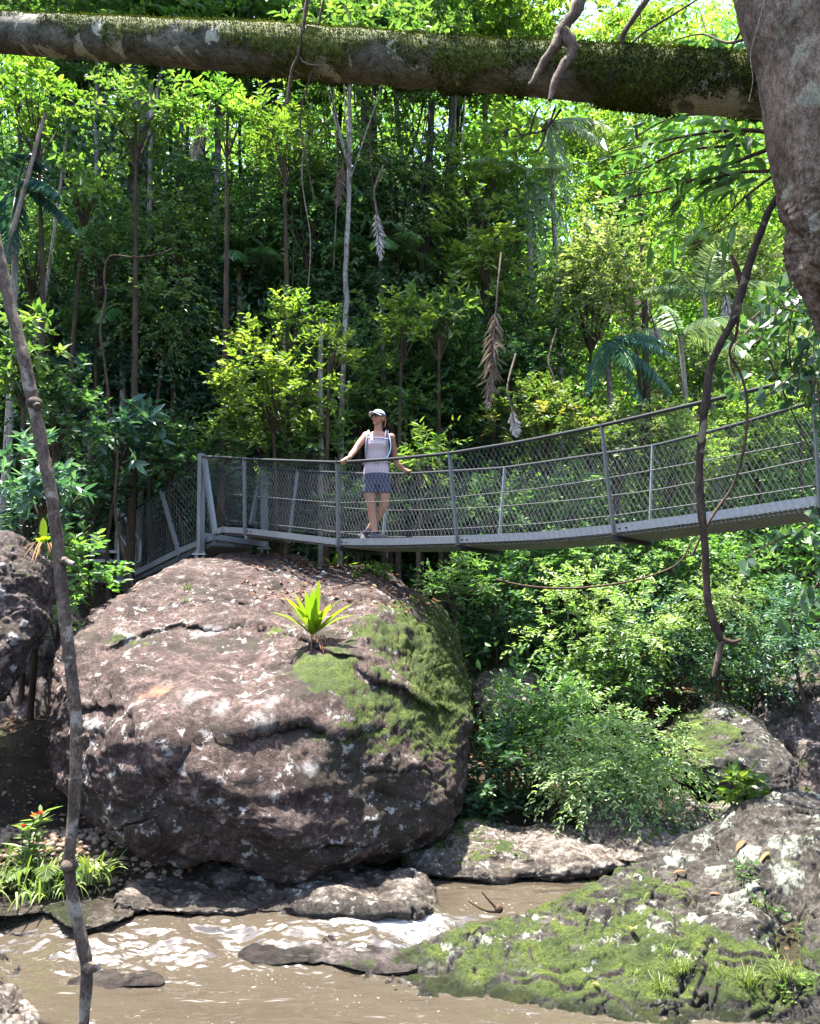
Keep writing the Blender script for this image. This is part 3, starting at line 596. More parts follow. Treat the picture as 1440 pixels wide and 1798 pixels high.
# foam collars where the water meets stone, from the waterline of each rock
x, y = water_v[:, 0], water_v[:, 1]
for o, V, n in ROCKS:
    nm = o['label']
    if not any(k in nm for k in ('slab', 'foreground', 'rapids', 'mid stream', 'chute', 'flat rock', 'awash', 'left edge of the water')): continue
    lvl = wz(V[:, 0], V[:, 1]); q = V[np.abs(V[:, 2] - lvl) < .012][:, :2]
    if len(q) == 0: continue
    H, ex, ey = np.histogram2d(q[:, 0], q[:, 1], bins=[np.linspace(-9, 9, 621), np.linspace(3.2, 9.6, 521)])
    H = (H > 0).astype(float)
    for _ in range(2):
        B_ = H.copy(); B_[1:] = np.maximum(B_[1:], H[:-1] * .75); B_[:-1] = np.maximum(B_[:-1], H[1:] * .75); B_[:, 1:] = np.maximum(B_[:, 1:], H[:, :-1] * .75); B_[:, :-1] = np.maximum(B_[:, :-1], H[:, 1:] * .75); H = B_
    ix = np.clip(np.searchsorted(ex, x) - 1, 0, 619); iy = np.clip(np.searchsorted(ey, y) - 1, 0, 519)
    water_foam_light = np.maximum(water_foam_light, np.where(y < 9.6, H[ix, iy], 0) * (.46 if 'foreground' in nm else .36))
m = MB(); m.add(water_v, water_f); kind(m.build('water', M['water'], attrs={'foam_light': water_foam_light}), 'structure')
# ---------------------------------------------------------------- the footbridge
BD = np.array([math.cos(R(40)), -math.sin(R(40)), 0]); BN_ = np.array([math.sin(R(40)), math.cos(R(40)), 0]); BA = np.array([-.91, 10.6, 0])   # along, across (away), start
WID = .78
def online(px, py, off=0.0):
    """point seen at (px, py) that lies over the bridge line shifted off metres across"""
    r = U(px, py, 1.0)[0]; A = BA + BN_ * off
    t = (r * A[1] - A[0]) / (BD[0] - r * BD[1]); return U(px, py, A[1] + t * BD[1])
def tof(p): return float((np.asarray(p) - BA) @ BD)
def track(pts, off):
    W = np.array([online(x, y, off) for x, y in pts]); t = np.array([tof(q) for q in W]); o = np.argsort(t); t, z = t[o], W[o][:, 2]
    tt = np.linspace(t[0], t[-1], 120); zz = np.interp(tt, t, z)
    for _ in range(3): zz[1:-1] = .25 * zz[:-2] + .5 * zz[1:-1] + .25 * zz[2:]
    def f(q):
        q = np.atleast_1d(q); return (BA + BN_ * off)[None, :] + BD[None, :] * q[:, None] + np.array([0, 0, 1])[None, :] * np.interp(q, tt, zz)[:, None]
    return f
beam = track([(392,925),(433,927),(597,946),(700,945),(806,941),(950,934),(1080,921),(1260,897),(1440,870),(1640,836),(1900,790)], 0)
rail = track([(357,800),(430,806),(593,812),(690,806),(790,796),(920,775),(1055,748),(1230,707),(1425,661),(1640,600),(1900,520)], -.19)
frail = track([(464,821),(527,827),(640,832),(720,832),(885,822),(1010,804),(1150,783),(1300,744),(1440,702),(1640,640),(1850,570)], WID + .17)
def fbeam(t): return beam(t) + BN_ * WID
T0 = tof(online(392, 925)); T1 = 8.6
ts = np.linspace(T0, T1, 60)
br = thing('suspension_footbridge', 'galvanised steel suspension footbridge with chain link sides and sagging deck crossing above the huge boulder', 'footbridge', BA + np.array([0, 0, 3.3]))
HB = .085
for fn in (beam, fbeam):
    m = MB()
    for a, b in zip(ts[:-1], ts[1:]): m.bar(fn(a)[0] - [0, 0, HB / 2], fn(b)[0] - [0, 0, HB / 2], .05, HB)
    m.build('deck_beam', M['galv'], br, smooth=False)
m = MB()                                                          # open bar grating of the deck, slung under the beams
for k in range(25):
    o = .03 + (WID - .06) * k / 24
    m.tube(np.array([beam(t)[0] + BN_ * o - [0, 0, HB + .02] for t in ts]), .004, 4, t=.5)
for t in np.arange(T0, T1, .042):
    m.bar(beam(t)[0] + BN_ * .03 - [0, 0, HB + .016], beam(t)[0] + BN_ * (WID - .03) - [0, 0, HB + .016], .010, .030)
m.build('deck_grating', M['galv'], br, smooth=False)
m = MB()
for k in range(8):
    o = .03 + (WID - .06) * k / 7
    for a, b in zip(ts[:-1], ts[1:]):
        m.bar(beam(a)[0] + BN_ * o - [0, 0, .012], beam(b)[0] + BN_ * o - [0, 0, .012], .085, .006)
m.build('walking_surface', M['galv'], br, smooth=False)
NT_ = [tof(online(433, 930)), tof(online(597, 950)), tof(online(806, 950)), tof(online(1080, 930)), tof(online(1440, 880)), 7.75]
for i, t in enumerate(NT_):
    top = online(*[(429,805),(592,811),(789,795),(1056,748),(1425,661),(1800,548)][i], -.19); bot = beam(t)[0] - BN_ * .03 - [0, 0, HB + .02]
    m = MB(); m.bar(bot, top + nrm(top - bot) * .02, .012, .055, BN_); m.bar(bot + BN_ * .012, top + BN_ * .012, .035, .008, BN_)
    p = m.build('rail_post', M['galv'], br, smooth=False)
    m = MB(); m.bar(bot + BN_ * .02 - [0, 0, .03], bot + BN_ * (WID + .08) - [0, 0, .03], .05, .05); m.build('cross_beam', M['cable'] if i else M['galv'], br, smooth=False)
    for dx in (.06, .13):
        m = MB(); m.ball(beam(t + dx)[0] - BN_ * .03 - [0, 0, .045], (.012, .012, .012), 6); m.build('bolt', M['bolt'], br)
    ft = frail(t + .02)[0]
    m = MB(); m.bar(fbeam(t)[0] + BN_ * .03 - [0, 0, HB + .02], ft, .012, .055, BN_); m.build('rail_post', M['galv'], br, smooth=False)
tw_near_top, tw_near_bot = online(354, 797, -.1), online(352, 976, -.1)
tw_far_top, tw_far_bot = online(463, 820, WID + .17), online(465, 966, WID + .17)
for fn, wire_end, nm in ((rail, tw_near_top, 'near'), (frail, tw_far_top, 'far')):
    tr = np.linspace(T0 - .05, T1, 90); pts = np.array([fn(t)[0] for t in tr]); pts = np.concatenate([[wire_end - [0, 0, .04]], pts[2:]])
    m = MB(); m.tube(pts, .019, 10); m.build('handrail_cable', M['cable'], br)
    bm_ = beam if nm == 'near' else fbeam
    for h, r in ((.47, .0055), (.09, .0055)):
        m = MB(); m.tube(np.array([bm_(t)[0] * (1 - h) + fn(t)[0] * h for t in tr[2:]]), r, 6); m.build('side_wire', M['side_wire'], br)
    pitch, lean = .062, .52; m = MB(); hs = np.linspace(.03, .99, 9)
    for s_ in (1, -1):
        for t in np.arange(T0 - .1, T1 - .1, pitch):
            q = [bm_(np.clip(t + s_ * lean * (h - .5), T0 - .25, T1))[0] * (1 - h) + fn(np.clip(t + s_ * lean * (h - .5), T0 - .25, T1))[0] * h + BN_ * .004 * s_ for h in hs]
            m.tube(np.array(q), .0014 if nm == 'near' else .0012, 3, cap=False)
    m.build('chain_link_mesh', M['galv_wire'], br)
# tower at the left end
m = MB(); m.bar(tw_near_bot, tw_near_top, .085, .085, BN_); m.build('tower_leg', M['galv'], br, smooth=False)
m = MB(); m.bar(tw_far_bot, tw_far_top, .085, .085, BN_); m.build('tower_leg', M['galv'], br, smooth=False)
m = MB(); m.bar(online(378, 938, -.05), online(359, 806, -.1), .06, .06, BN_); m.build('tower_brace', M['galv'], br, smooth=False)
m = MB(); m.bar(online(441, 920, WID + .1), online(460, 824, WID + .15), .06, .06, BN_); m.build('tower_brace', M['galv'], br, smooth=False)
a = online(356, 940, -.05); b = online(466, 956, WID + .12)
m = MB(); m.bar(a, b, .06, .085); m.bar(online(378, 936, 0), online(394, 929, 0), .05, .085); m.build('tower_crossbar', M['galv'], br, smooth=False)
for q in (tw_near_bot, tw_far_bot):
    m = MB(); m.box(q + [0, 0, .02], (.1, .1, .012)); m.tube([q + [.06, -.06, -.05], q + [.06, -.06, .07]], .014, 6); m.tube([q + [-.06, -.06, -.05], q + [-.06, -.06, .07]], .014, 6); m.tube([q + [-.03, -.08, -.05], q + [-.03, -.08, .09]], .014, 6)
    m.build('anchor_plate', M['galv'], br, smooth=False)
# ramp falling away to the left of the tower
ra = online(372, 944, 0); rb = online(316, 968, 0); rc = online(228, 1012, 0); wv = BN_ * WID
for off in (0, WID):
    m = MB(); m.bar(ra + BN_ * off, rb + BN_ * off, .05, .09); m.bar(rb + BN_ * off, rc + BN_ * off, .05, .09); m.build('ramp_beam', M['galv'], br, smooth=False)
m = MB(); L_ = np.linalg.norm(rc - ra)
for t in np.arange(.0, 1, .06 / L_):
    p = ra + (rc - ra) * t - [0, 0, .09]; m.bar(p, p + wv, .012, .05)
for k in range(7): m.bar(ra + BN_ * (.05 + k * .11) - [0, 0, .05], rc + BN_ * (.05 + k * .11) - [0, 0, .05], .07, .012)
m.build('ramp_grating', M['galv'], br, smooth=False)
rl = [tw_near_top - [0, 0, .05], online(285, 862, -.15), online(240, 892, -.15), online(206, 915, -.15)]
m = MB(); m.tube(spline(rl, 30), .017, 8); m.build('handrail_cable', M['cable'], br)
m = MB(); m.bar(rb - [0, 0, .08], online(283, 862, -.15), .05, .05, BN_); m.build('rail_post', M['galv'], br, smooth=False)
m = MB(); m.bar(online(262, 990, .78), online(268, 945, .9), .05, .05, BN_); m.build('rail_post', M['galv'], br, smooth=False)
for h in (.5, .1):
    m = MB(); m.tube([tw_near_top * h + tw_near_bot * (1 - h) + [0, 0, .12], rb * (1 - h) + rl[1] * h, rc * (1 - h) + rl[3] * h], .006, 6); m.build('side_wire', M['side_wire'], br)
m = MB(); top = spline(rl, 40); bot = np.array([ra + (rc - ra) * u for u in np.linspace(0, 1, 40)])
for s_ in (1, -1):
    for k in np.arange(-6, 46, 1.15):
        q = []
        for h in np.linspace(.02, .98, 8):
            u = np.clip(k + s_ * 8 * (h - .5), 0, 39); i = int(u); j = min(i + 1, 39); e = u - i
            q.append((bot[i] * (1 - e) + bot[j] * e) * (1 - h) + (top[i] * (1 - e) + top[j] * e) * h)
        m.tube(np.array(q), .0019, 3, cap=False)
m.build('chain_link_mesh', M['galv_wire'], br)

# steel stair behind the ramp
SY = 14.4
st = thing('steel_staircase', 'grey steel stair with tubular handrails half hidden in leaves left of the footbridge', 'staircase', U(190, 1020, SY))
def pipe(pts, r=.03, nm='handrail'):
    m = MB(); m.tube([U(x, y, Y) for x, y, Y in pts], r, 8); return m.build(nm, M['galv'], st)
pipe([(208,892,14.2),(208,935,14.2),(240,985,13.9)]); pipe([(210,893,14.2),(247,950,13.9),(247,985,13.9),(240,988,13.9)]); pipe([(237,940,14),(237,1000,14)], .03, 'handrail_post')
pipe([(208,935,14.2),(209,1000,14.2)], .03, 'handrail_post')
pipe([(128,884,15),(163,943,14.6),(163,985,14.6)]); pipe([(112,890,15),(113,985,15)], .03, 'handrail_post'); pipe([(173,938,14.6),(190,1000,14.6)], .03, 'handrail_post')
for i, (xa, xb, y) in enumerate([(155,214,968),(165,222,985),(172,228,1001),(150,235,1020)]):
    a, b = U(xa, y, 14.7 - .22 * i), U(xb, y + 2, 14.55 - .22 * i)
    m = MB(); m.bar(a, b, .26, .05); m.build('tread', M['galv'], st, smooth=False)
m = MB(); m.bar(U(150, 940, 15.2), U(240, 1050, 13.7), .05, .2); m.build('stringer', M['galv'], st, smooth=False)

# ---------------------------------------------------------------- the walker on the bridge
pf = online(655, 943, .40); FY = pf[1]; tp = tof(pf)
deckz = beam(tp)[0][2] - .009
KX = FY / FPX
def J(x, y, dy=0.0):
    q = U(x, y, FY); z = q[2]; return np.array([q[0], FY + dy, z + 0.0])
pz = J(655, 943)[2] - deckz
def Jp(x, y, dy=0.0): q = J(x, y, dy); q[2] -= pz; return q
def seat_(o, vox, it=6):
    r = o.modifiers.new('join', 'REMESH'); r.mode = 'VOXEL'; r.voxel_size = vox; r.use_smooth_shade = True
    s_ = o.modifiers.new('soften', 'SMOOTH'); s_.factor = .5; s_.iterations = it; return o
def ell(c, hw, hd, tilt=0., n=28, yaw=0.):
    a = np.linspace(0, 2 * math.pi, n, endpoint=False); x = np.cos(a) * hw; y = np.sin(a) * hd
    return np.stack([c[0] + x * math.cos(yaw) - y * math.sin(yaw), c[1] + x * math.sin(yaw) + y * math.cos(yaw), c[2] + x * tilt], 1)
wo_ = thing('person', 'woman in pale cap, white tank top and blue grey shorts leaning on the footbridge rails', 'person', (pf[0], pf[1], deckz))
b = MB()
hip, waist, chest, shl = Jp(661, 828), Jp(662, 800), Jp(663, 775), Jp(664, 757)
b.rings([ell(Jp(660,846,.02), .10, .09), ell(hip + [0,.02,0], .168, .118), ell(Jp(661,814), .150, .108), ell(waist, .138, .104), ell(Jp(662,786,-.01), .147, .110), ell(chest + [0,-.022,0], .160, .124), ell(Jp(663,765,-.01), .160, .112), ell(shl, .150, .082, -.02), ell(Jp(664,750,.01), .085, .062)])
for dx in (-.068, .068): b.ball(chest + [dx, -.085, .005], (.066, .058, .062), 10)
b.tube([Jp(664,754,.015), Jp(664.5,745,.0), Jp(664,733,-.01)], [.062, .053, .052], 16)
sl, sr = Jp(643,757,.0), Jp(687,759,.03)
b.ball(sl, (.056, .055, .056), 10); b.ball(sr, (.056, .055, .056), 10)
hl, hr = rail(tof(online(605, 812, -.19)))[0], frail(tof(online(718, 832, WID + .17)))[0]
el = Jp(624, 788, -.16); er = Jp(695, 797, .24)
wl = hl + np.array([.055, .02, .055]); wr = hr + np.array([-.075, -.02, .055])
def limb(P, r, n=14): b.tube(spline(P, 14), np.interp(np.linspace(0, 1, 14), np.linspace(0, 1, len(r)), r), n)
limb([sl, (sl + el) / 2 + [-.008, 0, 0], el, (el + wl) / 2 + [0, 0, .006], wl], [.050, .047, .040, .038, .026])
limb([sr, (sr + er) / 2, er, (er + wr) / 2 + [.0, 0, .004], wr], [.050, .046, .039, .037, .026])
def hand(wr_, grip, along, side):
    """palm laid over the cable, four fingers curling down round it, thumb on the near side"""
    al = nrm(along); fwd = nrm(grip - wr_); up = nrm(np.array([0, 0, 1]) - 0 * fwd); fwd = nrm(np.cross(up, np.cross(fwd, up)))
    acr = nrm(np.cross(al, up)) * side
    palm = grip + up * .030 - acr * .012
    b.tube([wr_, (wr_ + palm) / 2 + up * .004, palm], [.026, .029, .030], 12)
    b.ball(palm, (.042, .042, .019), 10)
    for k in range(4):
        ln = (.9, 1.0, .96, .8)[k]; base = palm + al * (k - 1.5) * .0195 + acr * .030
        p = [base - acr * .02, base + acr * .012 * ln - up * .006, base + acr * .020 * ln - up * .032 * ln, base + acr * .004 - up * .056 * ln, base - acr * .012 - up * .064 * ln]
        b.tube(spline(p, 10), [.0098] * 4 + [.009] * 4 + [.0078, .0065], 8)
    th = palm - al * .036 - acr * .008
    b.tube(spline([palm - al * .012, th, th - al * .012 - acr * .012 - up * .02, th - al * .008 - acr * .014 - up * .045], 8), [.014, .013, .012, .0115, .011, .010, .009, .007], 8)
hand(wl, hl, BD, 1); hand(wr, hr, BD, -1)
# legs: right one straight, left one crossing behind it on the toe
kA, aA = Jp(652, 876, -.03), Jp(659, 927, -.02); hA = Jp(650, 840, .0)
kB, aB = Jp(675, 876, .0), Jp(645, 922, .16); hB = Jp(673, 840, .02)
limb([hA, (hA + kA) / 2 + [-.004, -.01, 0], kA, kA * .6 + aA * .4 + [-.008, .02, 0], aA], [.084, .080, .061, .058, .037], 18)
limb([hB, (hB + kB) / 2 + [.008, -.01, 0], kB, kB * .6 + aB * .4 + [.008, .02, 0], aB], [.084, .080, .061, .058, .037], 18)
b.ball(kA + [0, -.03, 0], (.034, .03, .04), 8); b.ball(kB + [0, -.03, 0], (.034, .03, .04), 8)
# head, turned up and to the left of the picture
HC = Jp(664, 727, -.02); hf = nrm([-.52, -.80, .14]); hu = np.array([0, 0, 1.]); hr_ = nrm(np.cross(hf, hu)); hu = np.cross(hr_, hf); HX = np.array([hr_, hf, hu])
def H(x, y, z): return HC + np.array([x, y, z]) @ HX
b.ball(H(0, -.012, .02), (.073, .090, .092), 14, HX); b.tube([H(0, .01, .0), H(0, .028, -.05), H(0, .050, -.088)], [.068, .058, .026], 16)
b.ball(H(0, .055, -.092), (.026, .022, .018), 8, HX)
b.tube([H(0, .078, .018), H(0, .096, -.012), H(0, .104, -.028)], [.008, .012, .013], 8); b.ball(H(-.012, .09, -.03), (.008, .01, .007), 6, HX); b.ball(H(.012, .09, -.03), (.008, .01, .007), 6, HX)
for s_ in (-1, 1):
    b.ball(H(s_ * .034, .062, -.02), (.024, .02, .022), 8, HX); b.ball(H(s_ * .074, -.012, -.012), (.010, .018, .030), 8, HX); b.tube([H(s_ * .01, .078, .034), H(s_ * .05, .066, .034)], [.012, .010], 8)
b.ball(H(0, .080, -.054), (.026, .012, .013), 8, HX)
seat_(b.build('body', M['skin'], wo_), .0048, 5)
m = MB()
m.tube(spline([H(-.024, .082, -.050), H(0, .093, -.048), H(.024, .082, -.050)], 8), [.003, .005, .006, .006, .006, .006, .005, .003], 8); m.tube(spline([H(-.02, .082, -.058), H(0, .092, -.059), H(.02, .082, -.058)], 8), [.003, .005, .006, .007, .007, .006, .005, .003], 8)
m.build('lips', M['lips'], wo_)
m = MB()
for s_ in (-1, 1):
    m.ball(H(s_ * .033, .083, .010), (.028, .009, .019), 10, HX); m.tube([H(s_ * .058, .074, .016), H(s_ * .082, -.01, .012)], .004, 6)
m.tube([H(-.01, .093, .014), H(.01, .093, .014)], .004, 6); m.build('sunglasses', M['lens_dark'], wo_)
m = MB()
m.ball(H(0, -.03, .015), (.082, .088, .088), 14, HX)
for a in np.linspace(-2.6, -.55, 30):
    for k in range(2):
        s0 = H(.080 * math.cos(a), -.03 + .075 * math.sin(a) + .0, .01); e = H(.078 * math.cos(a) + random.Random(a).uniform(-.01, .01), -.035 + .07 * math.sin(a), -.085 - .02 * k)
        m.tube(spline([s0, (s0 + e) / 2 + nrm(s0 - HC) * .006, e], 6), [.010, .011, .010, .009, .007, .003], 6)
m.tube(spline([H(.02, -.105, .0), H(.04, -.125, -.05), H(.045, -.11, -.12), H(.04, -.10, -.16)], 12), [.02, .024, .026, .026, .026, .025, .023, .02, .018, .014, .01, .005], 10)
m.build('hair', M['hair'], wo_)
# cap: crown shell, dark side panel, curved brim
def shell(rx, ry, rz, c, z0=-.1, n=14, part=None):
    v = np.linspace(0, 2 * math.pi, 32, endpoint=False); out = []
    for u in np.linspace(.02, 1, n):
        el_ = u * math.pi * .5
        out.append([H(c[0] + rx * math.sin(el_) * math.cos(q), c[1] + ry * math.sin(el_) * math.sin(q), c[2] + rz * math.cos(el_)) for q in v])
    return out
m = MB(); m.rings(shell(.086, .104, .086, (0, -.012, .038))); 
m.build('cap_crown', M['cap_fabric'], wo_)
cap = wo_.children[-1]
m = MB(); m.rings([[H((.087 + .0) * math.cos(q), -.012 + .105 * math.sin(q), z) for q in np.linspace(0, 2 * math.pi, 32, endpoint=False)] for z in (.036, .052)], cap=False); m.build('cap_band', M['cap_dark'], wo_)
m = MB(); r0, r1 = [], []
for q in np.linspace(.12 * math.pi, .88 * math.pi, 20):
    dz = -.016 * abs(math.cos(q)) ** 1.5
    r0.append([H(.084 * math.cos(q), -.012 + .100 * math.sin(q), .040 + dz), H(.088 * math.cos(q), -.005 + .180 * math.sin(q) ** .8, .032 + dz * 1.6), H(.088 * math.cos(q), -.005 + .180 * math.sin(q) ** .8, .026 + dz * 1.6), H(.084 * math.cos(q), -.012 + .100 * math.sin(q), .033 + dz)])
m.rings(r0); m.build('cap_brim', M['cap_fabric'], wo_)
# tank top
m = MB()
m.rings([ell(Jp(661,826,.01), .176, .128), ell(Jp(661,818,.0), .170, .128), ell(Jp(661,808), .160, .118), ell(Jp(662,800), .150, .116), ell(Jp(662,786,-.01), .156, .120), ell(chest + [0,-.026,0], .168, .142), ell(Jp(663,766,-.018), .160, .124), ell(Jp(663,762,-.01), .150, .108)])
for dx in (-.068, .068): m.ball(chest + [dx, -.090, .004], (.070, .062, .066), 10)
for s_, q in ((-1, sl), (1, sr)):
    m.tube(spline([Jp(663 + s_ * 13, 764, -.10), Jp(663 + s_ * 14.5, 755, -.082), Jp(663 + s_ * 15, 750.5, -.015), Jp(663 + s_ * 14, 754, .07), Jp(663 + s_ * 12, 766, .095)], 14), .024, 10, ell=(1, .55))
seat_(m.build('tank_top', M['top_fabric'], wo_), .006, 4)
# shorts
m = MB()
m.rings([ell(Jp(662,818,.01), .160, .118), ell(Jp(661,826,.01), .178, .134), ell(Jp(661,838,.015), .188, .138), ell(Jp(661,846,.015), .182, .132)])
m.rings([ell(Jp(652,838,.005), .090, .115), ell(Jp(651,848,-.005), .103, .118), ell(Jp(651,858,-.01), .108, .118, -.05)]); m.rings([ell(Jp(672,838,.015), .090, .115), ell(Jp(674,848,.01), .103, .118), ell(Jp(675,858,.005), .108, .118, .05)])
seat_(m.build('shorts', M['shorts_fabric'], wo_), .006, 3)
def shoe(heel, toe, up, anklep):
    f_ = nrm(toe - heel); s_ = nrm(np.cross(f_, up)); u = np.cross(s_, f_); L = np.linalg.norm(toe - heel); ax = np.array([f_, s_, u])
    def q(x, y, z): return heel + np.array([x * L, y, z]) @ ax
    m = MB(); m.tube(spline([q(.0, 0, .045), q(.2, 0, .048), q(.5, 0, .044), q(.8, 0, .036), q(1.0, 0, .028)], 14), np.interp(np.linspace(0, 1, 14), [0, .2, .5, .8, 1], [.040, .048, .050, .047, .026]), 14, ell=(.95, 1) if abs(f_[2]) < .5 else (1, 1))
    m.tube([q(.18, 0, .04), q(.17, 0, .135)], [.047, .045], 14)
    sh = seat_(m.build('shoe', M['shoe'], wo_), .006, 3)
    m = MB(); m.rings([[q(.5 + .52 * math.cos(a), .045 * math.sin(a) * (1 - .1 * math.cos(a + 2.6)), z) for a in np.linspace(0, 2 * math.pi, 24, endpoint=False)] for z in (0, .006, .018)]); m.build('sole', M['sole'], sh)
    m = MB()
    for k in range(4): m.tube([q(.42 + .1 * k, -.022, .088 - .008 * k), q(.42 + .1 * k, 0, .094 - .009 * k), q(.42 + .1 * k, .022, .088 - .008 * k)], .0045, 6)
    m.build('lace', M['sole'], sh)
    m = MB(); m.tube([q(.17, 0, .085), anklep + (anklep - q(.17, 0, .085)) * .35], [.042, .039], 14); m.build('sock', M['sock'], wo_)
hA_ = np.array([aA[0] - .045, aA[1] + .035, deckz]); shoe(hA_, hA_ + np.array([.22, -.15, 0]), np.array([0, 0, 1.]), aA)
tB = np.array([Jp(643, 940)[0] - .02, FY + .12, deckz + .01]); hB_ = tB + np.array([.02, .15, .17]); shoe(hB_, tB, nrm(np.array([-.05, .75, .65])), aB)
# backpack
bp = thing('backpack', 'dark backpack with grey lilac straps and pale blue drinking tube on the woman', 'backpack', Jp(664, 790, .18))
m = MB()
m.rings([ell(Jp(664, 812, .17), .10, .05), ell(Jp(664, 806, .175), .135, .075), ell(Jp(664, 785, .18), .14, .085), ell(Jp(664, 765, .17), .125, .07), ell(Jp(664, 757, .15), .08, .04)])
seat_(m.build('pack_bag', M['strap_dark'], bp), .01, 4)
for s_ in (-1, 1):
    m = MB(); m.tube(spline([Jp(664 + s_ * 15, 762, .13), Jp(664 + s_ * 16.5, 749.5, .01), Jp(664 + s_ * 18, 757, -.085), Jp(664 + s_ * 19.5, 772, -.125), Jp(664 + s_ * 21, 786, -.085), Jp(664 + s_ * 20, 800, .03), Jp(664 + s_ * 17, 806, .12)], 26), .021, 8, ell=(1, .45)); m.build('shoulder_strap', M['strap_grey'] if s_ < 0 else M['strap_dark'], bp)
m = MB(); m.tube(spline([Jp(645, 763.5, -.115), Jp(664, 766, -.165), Jp(683, 766, -.11)], 12), .008, 6); m.build('chest_strap', M['strap_grey'], bp)
m = MB(); m.tube(spline([Jp(638, 806, .03), Jp(645, 805, -.1), Jp(662, 806, -.142), Jp(680, 805, -.09), Jp(686, 804, .04)], 16), .013, 8, ell=(1, .5)); m.box(Jp(662, 806, -.15), (.03, .012, .017)); m.build('waist_strap', M['strap_grey'], bp)
m = MB(); m.tube(spline([Jp(682, 757, -.10), Jp(686, 770, -.135), Jp(686, 785, -.125), Jp(681, 797, -.13), Jp(676, 803, -.12)], 16), .0075, 8); m.build('drinking_tube', M['hose_blue'], bp)
# ---------------------------------------------------------------- vegetation
def rs(seed): return np.random.RandomState(seed)
def rdir(g, n): return nrm(g.normal(size=(n, 3)))
UPV = np.array([0, 0, 1.0])
# leaf habit: length, width, leaves per spray, spray length, droop of the twig, spread of leaves, uprightness of leaf faces
KIND = dict(
 broad=(.125, .056, 13, .34, .15, .85, .75), small=(.062, .032, 18, .26, .2, .9, .7), pinnate=(.085, .030, 26, .42, .45, .8, .8),
 weep=(.085, .030, 26, .50, .75, .7, .85), glossy=(.19, .066, 9, .12, .1, 1.1, .8), lance=(.16, .036, 11, .34, .35, .8, .6),
 big=(.24, .10, 8, .35, .2, .9, .8), heart=(.13, .11, 7, .5, .8, .9, .35), curtain=(.09, .04, 22, .7, 1.1, .8, .4))
def sprays(m, P, A, kd, g, tone=.5, tv=.3, size=1.0):
    L, W, k, sl, dr, sp, upn = KIND[kd]; n = len(P)
    tn = np.clip(tone + tv * g.normal(size=n) * .8, 0, 1)  # random leaf tone, widened to colour in lit clumps
    A = nrm(A); t = (np.arange(k) + .6) / k; ln = sl * size * g.uniform(.7, 1.3, n)
    pos = P[:, None, :] + A[:, None, :] * (t[None, :] * ln[:, None])[..., None]
    pos[..., 2] -= dr * ln[:, None] * (t ** 2)[None, :] * .6
    side = nrm(np.cross(A, UPV + .01)); sgn = np.where(np.arange(k) % 2 == 0, 1, -1)
    if kd in ('glossy', 'big'): ang = np.arange(k) * 2.4
    else: ang = np.where(sgn > 0, .3, math.pi - .3) + 0 * t
    bi = np.cross(side, A); ax = (A[:, None, :] * .55 + sp * (side[:, None, :] * np.cos(ang)[None, :, None] + bi[:, None, :] * np.sin(ang)[None, :, None] * .7))
    ax = ax.reshape(-1, 3) + g.normal(size=(n * k, 3)) * .28; ax[:, 2] -= dr * .45
    N = UPV * upn + g.normal(size=(n * k, 3)) * .42
    pos = pos.reshape(-1, 3) + g.normal(size=(n * k, 3)) * .02
    m.leaves(pos, ax, N, L * size * g.uniform(.65, 1.25, n * k), W * size * g.uniform(.75, 1.2, n * k), np.clip(np.repeat(tn, k) + g.normal(size=n * k) * .13, 0, 1))
def lobes(g, n, rad, hollow=.45, lumps=9):
    """points spread through an uneven clumpy crown of the given half sizes"""
    c = rdir(g, lumps) * g.uniform(.35, .8, (lumps, 1)); r = g.uniform(.28, .55, lumps); w_ = r ** 2
    i = g.choice(lumps, n, p=w_ / w_.sum()); d = rdir(g, n)
    q = c[i] + d * (r[i] * g.uniform(hollow, 1, n) ** .6)[:, None]
    return q * np.asarray(rad), nrm(d * np.array([1, 1, .8]) + np.array([0, 0, .25]) + .35 * q)
def n_for(kd, rx, rz, cover, size=1.0):
    L, W, k = KIND[kd][:3]; return max(12, int(cover * math.pi * rx * rz / (L * W * size * size * .66 * k)))
def limbs(m, base, tips, r0, g, n=8):
    for q in tips:
        midp = base * .45 + q * .55; midp[2] = base[2] + (q[2] - base[2]) * .65; midp = midp + g.normal(size=3) * .06 * np.linalg.norm(q - base)
        m.tube(spline([base, midp, q], n), np.linspace(r0, r0 * .22, n), 5, cap=False)
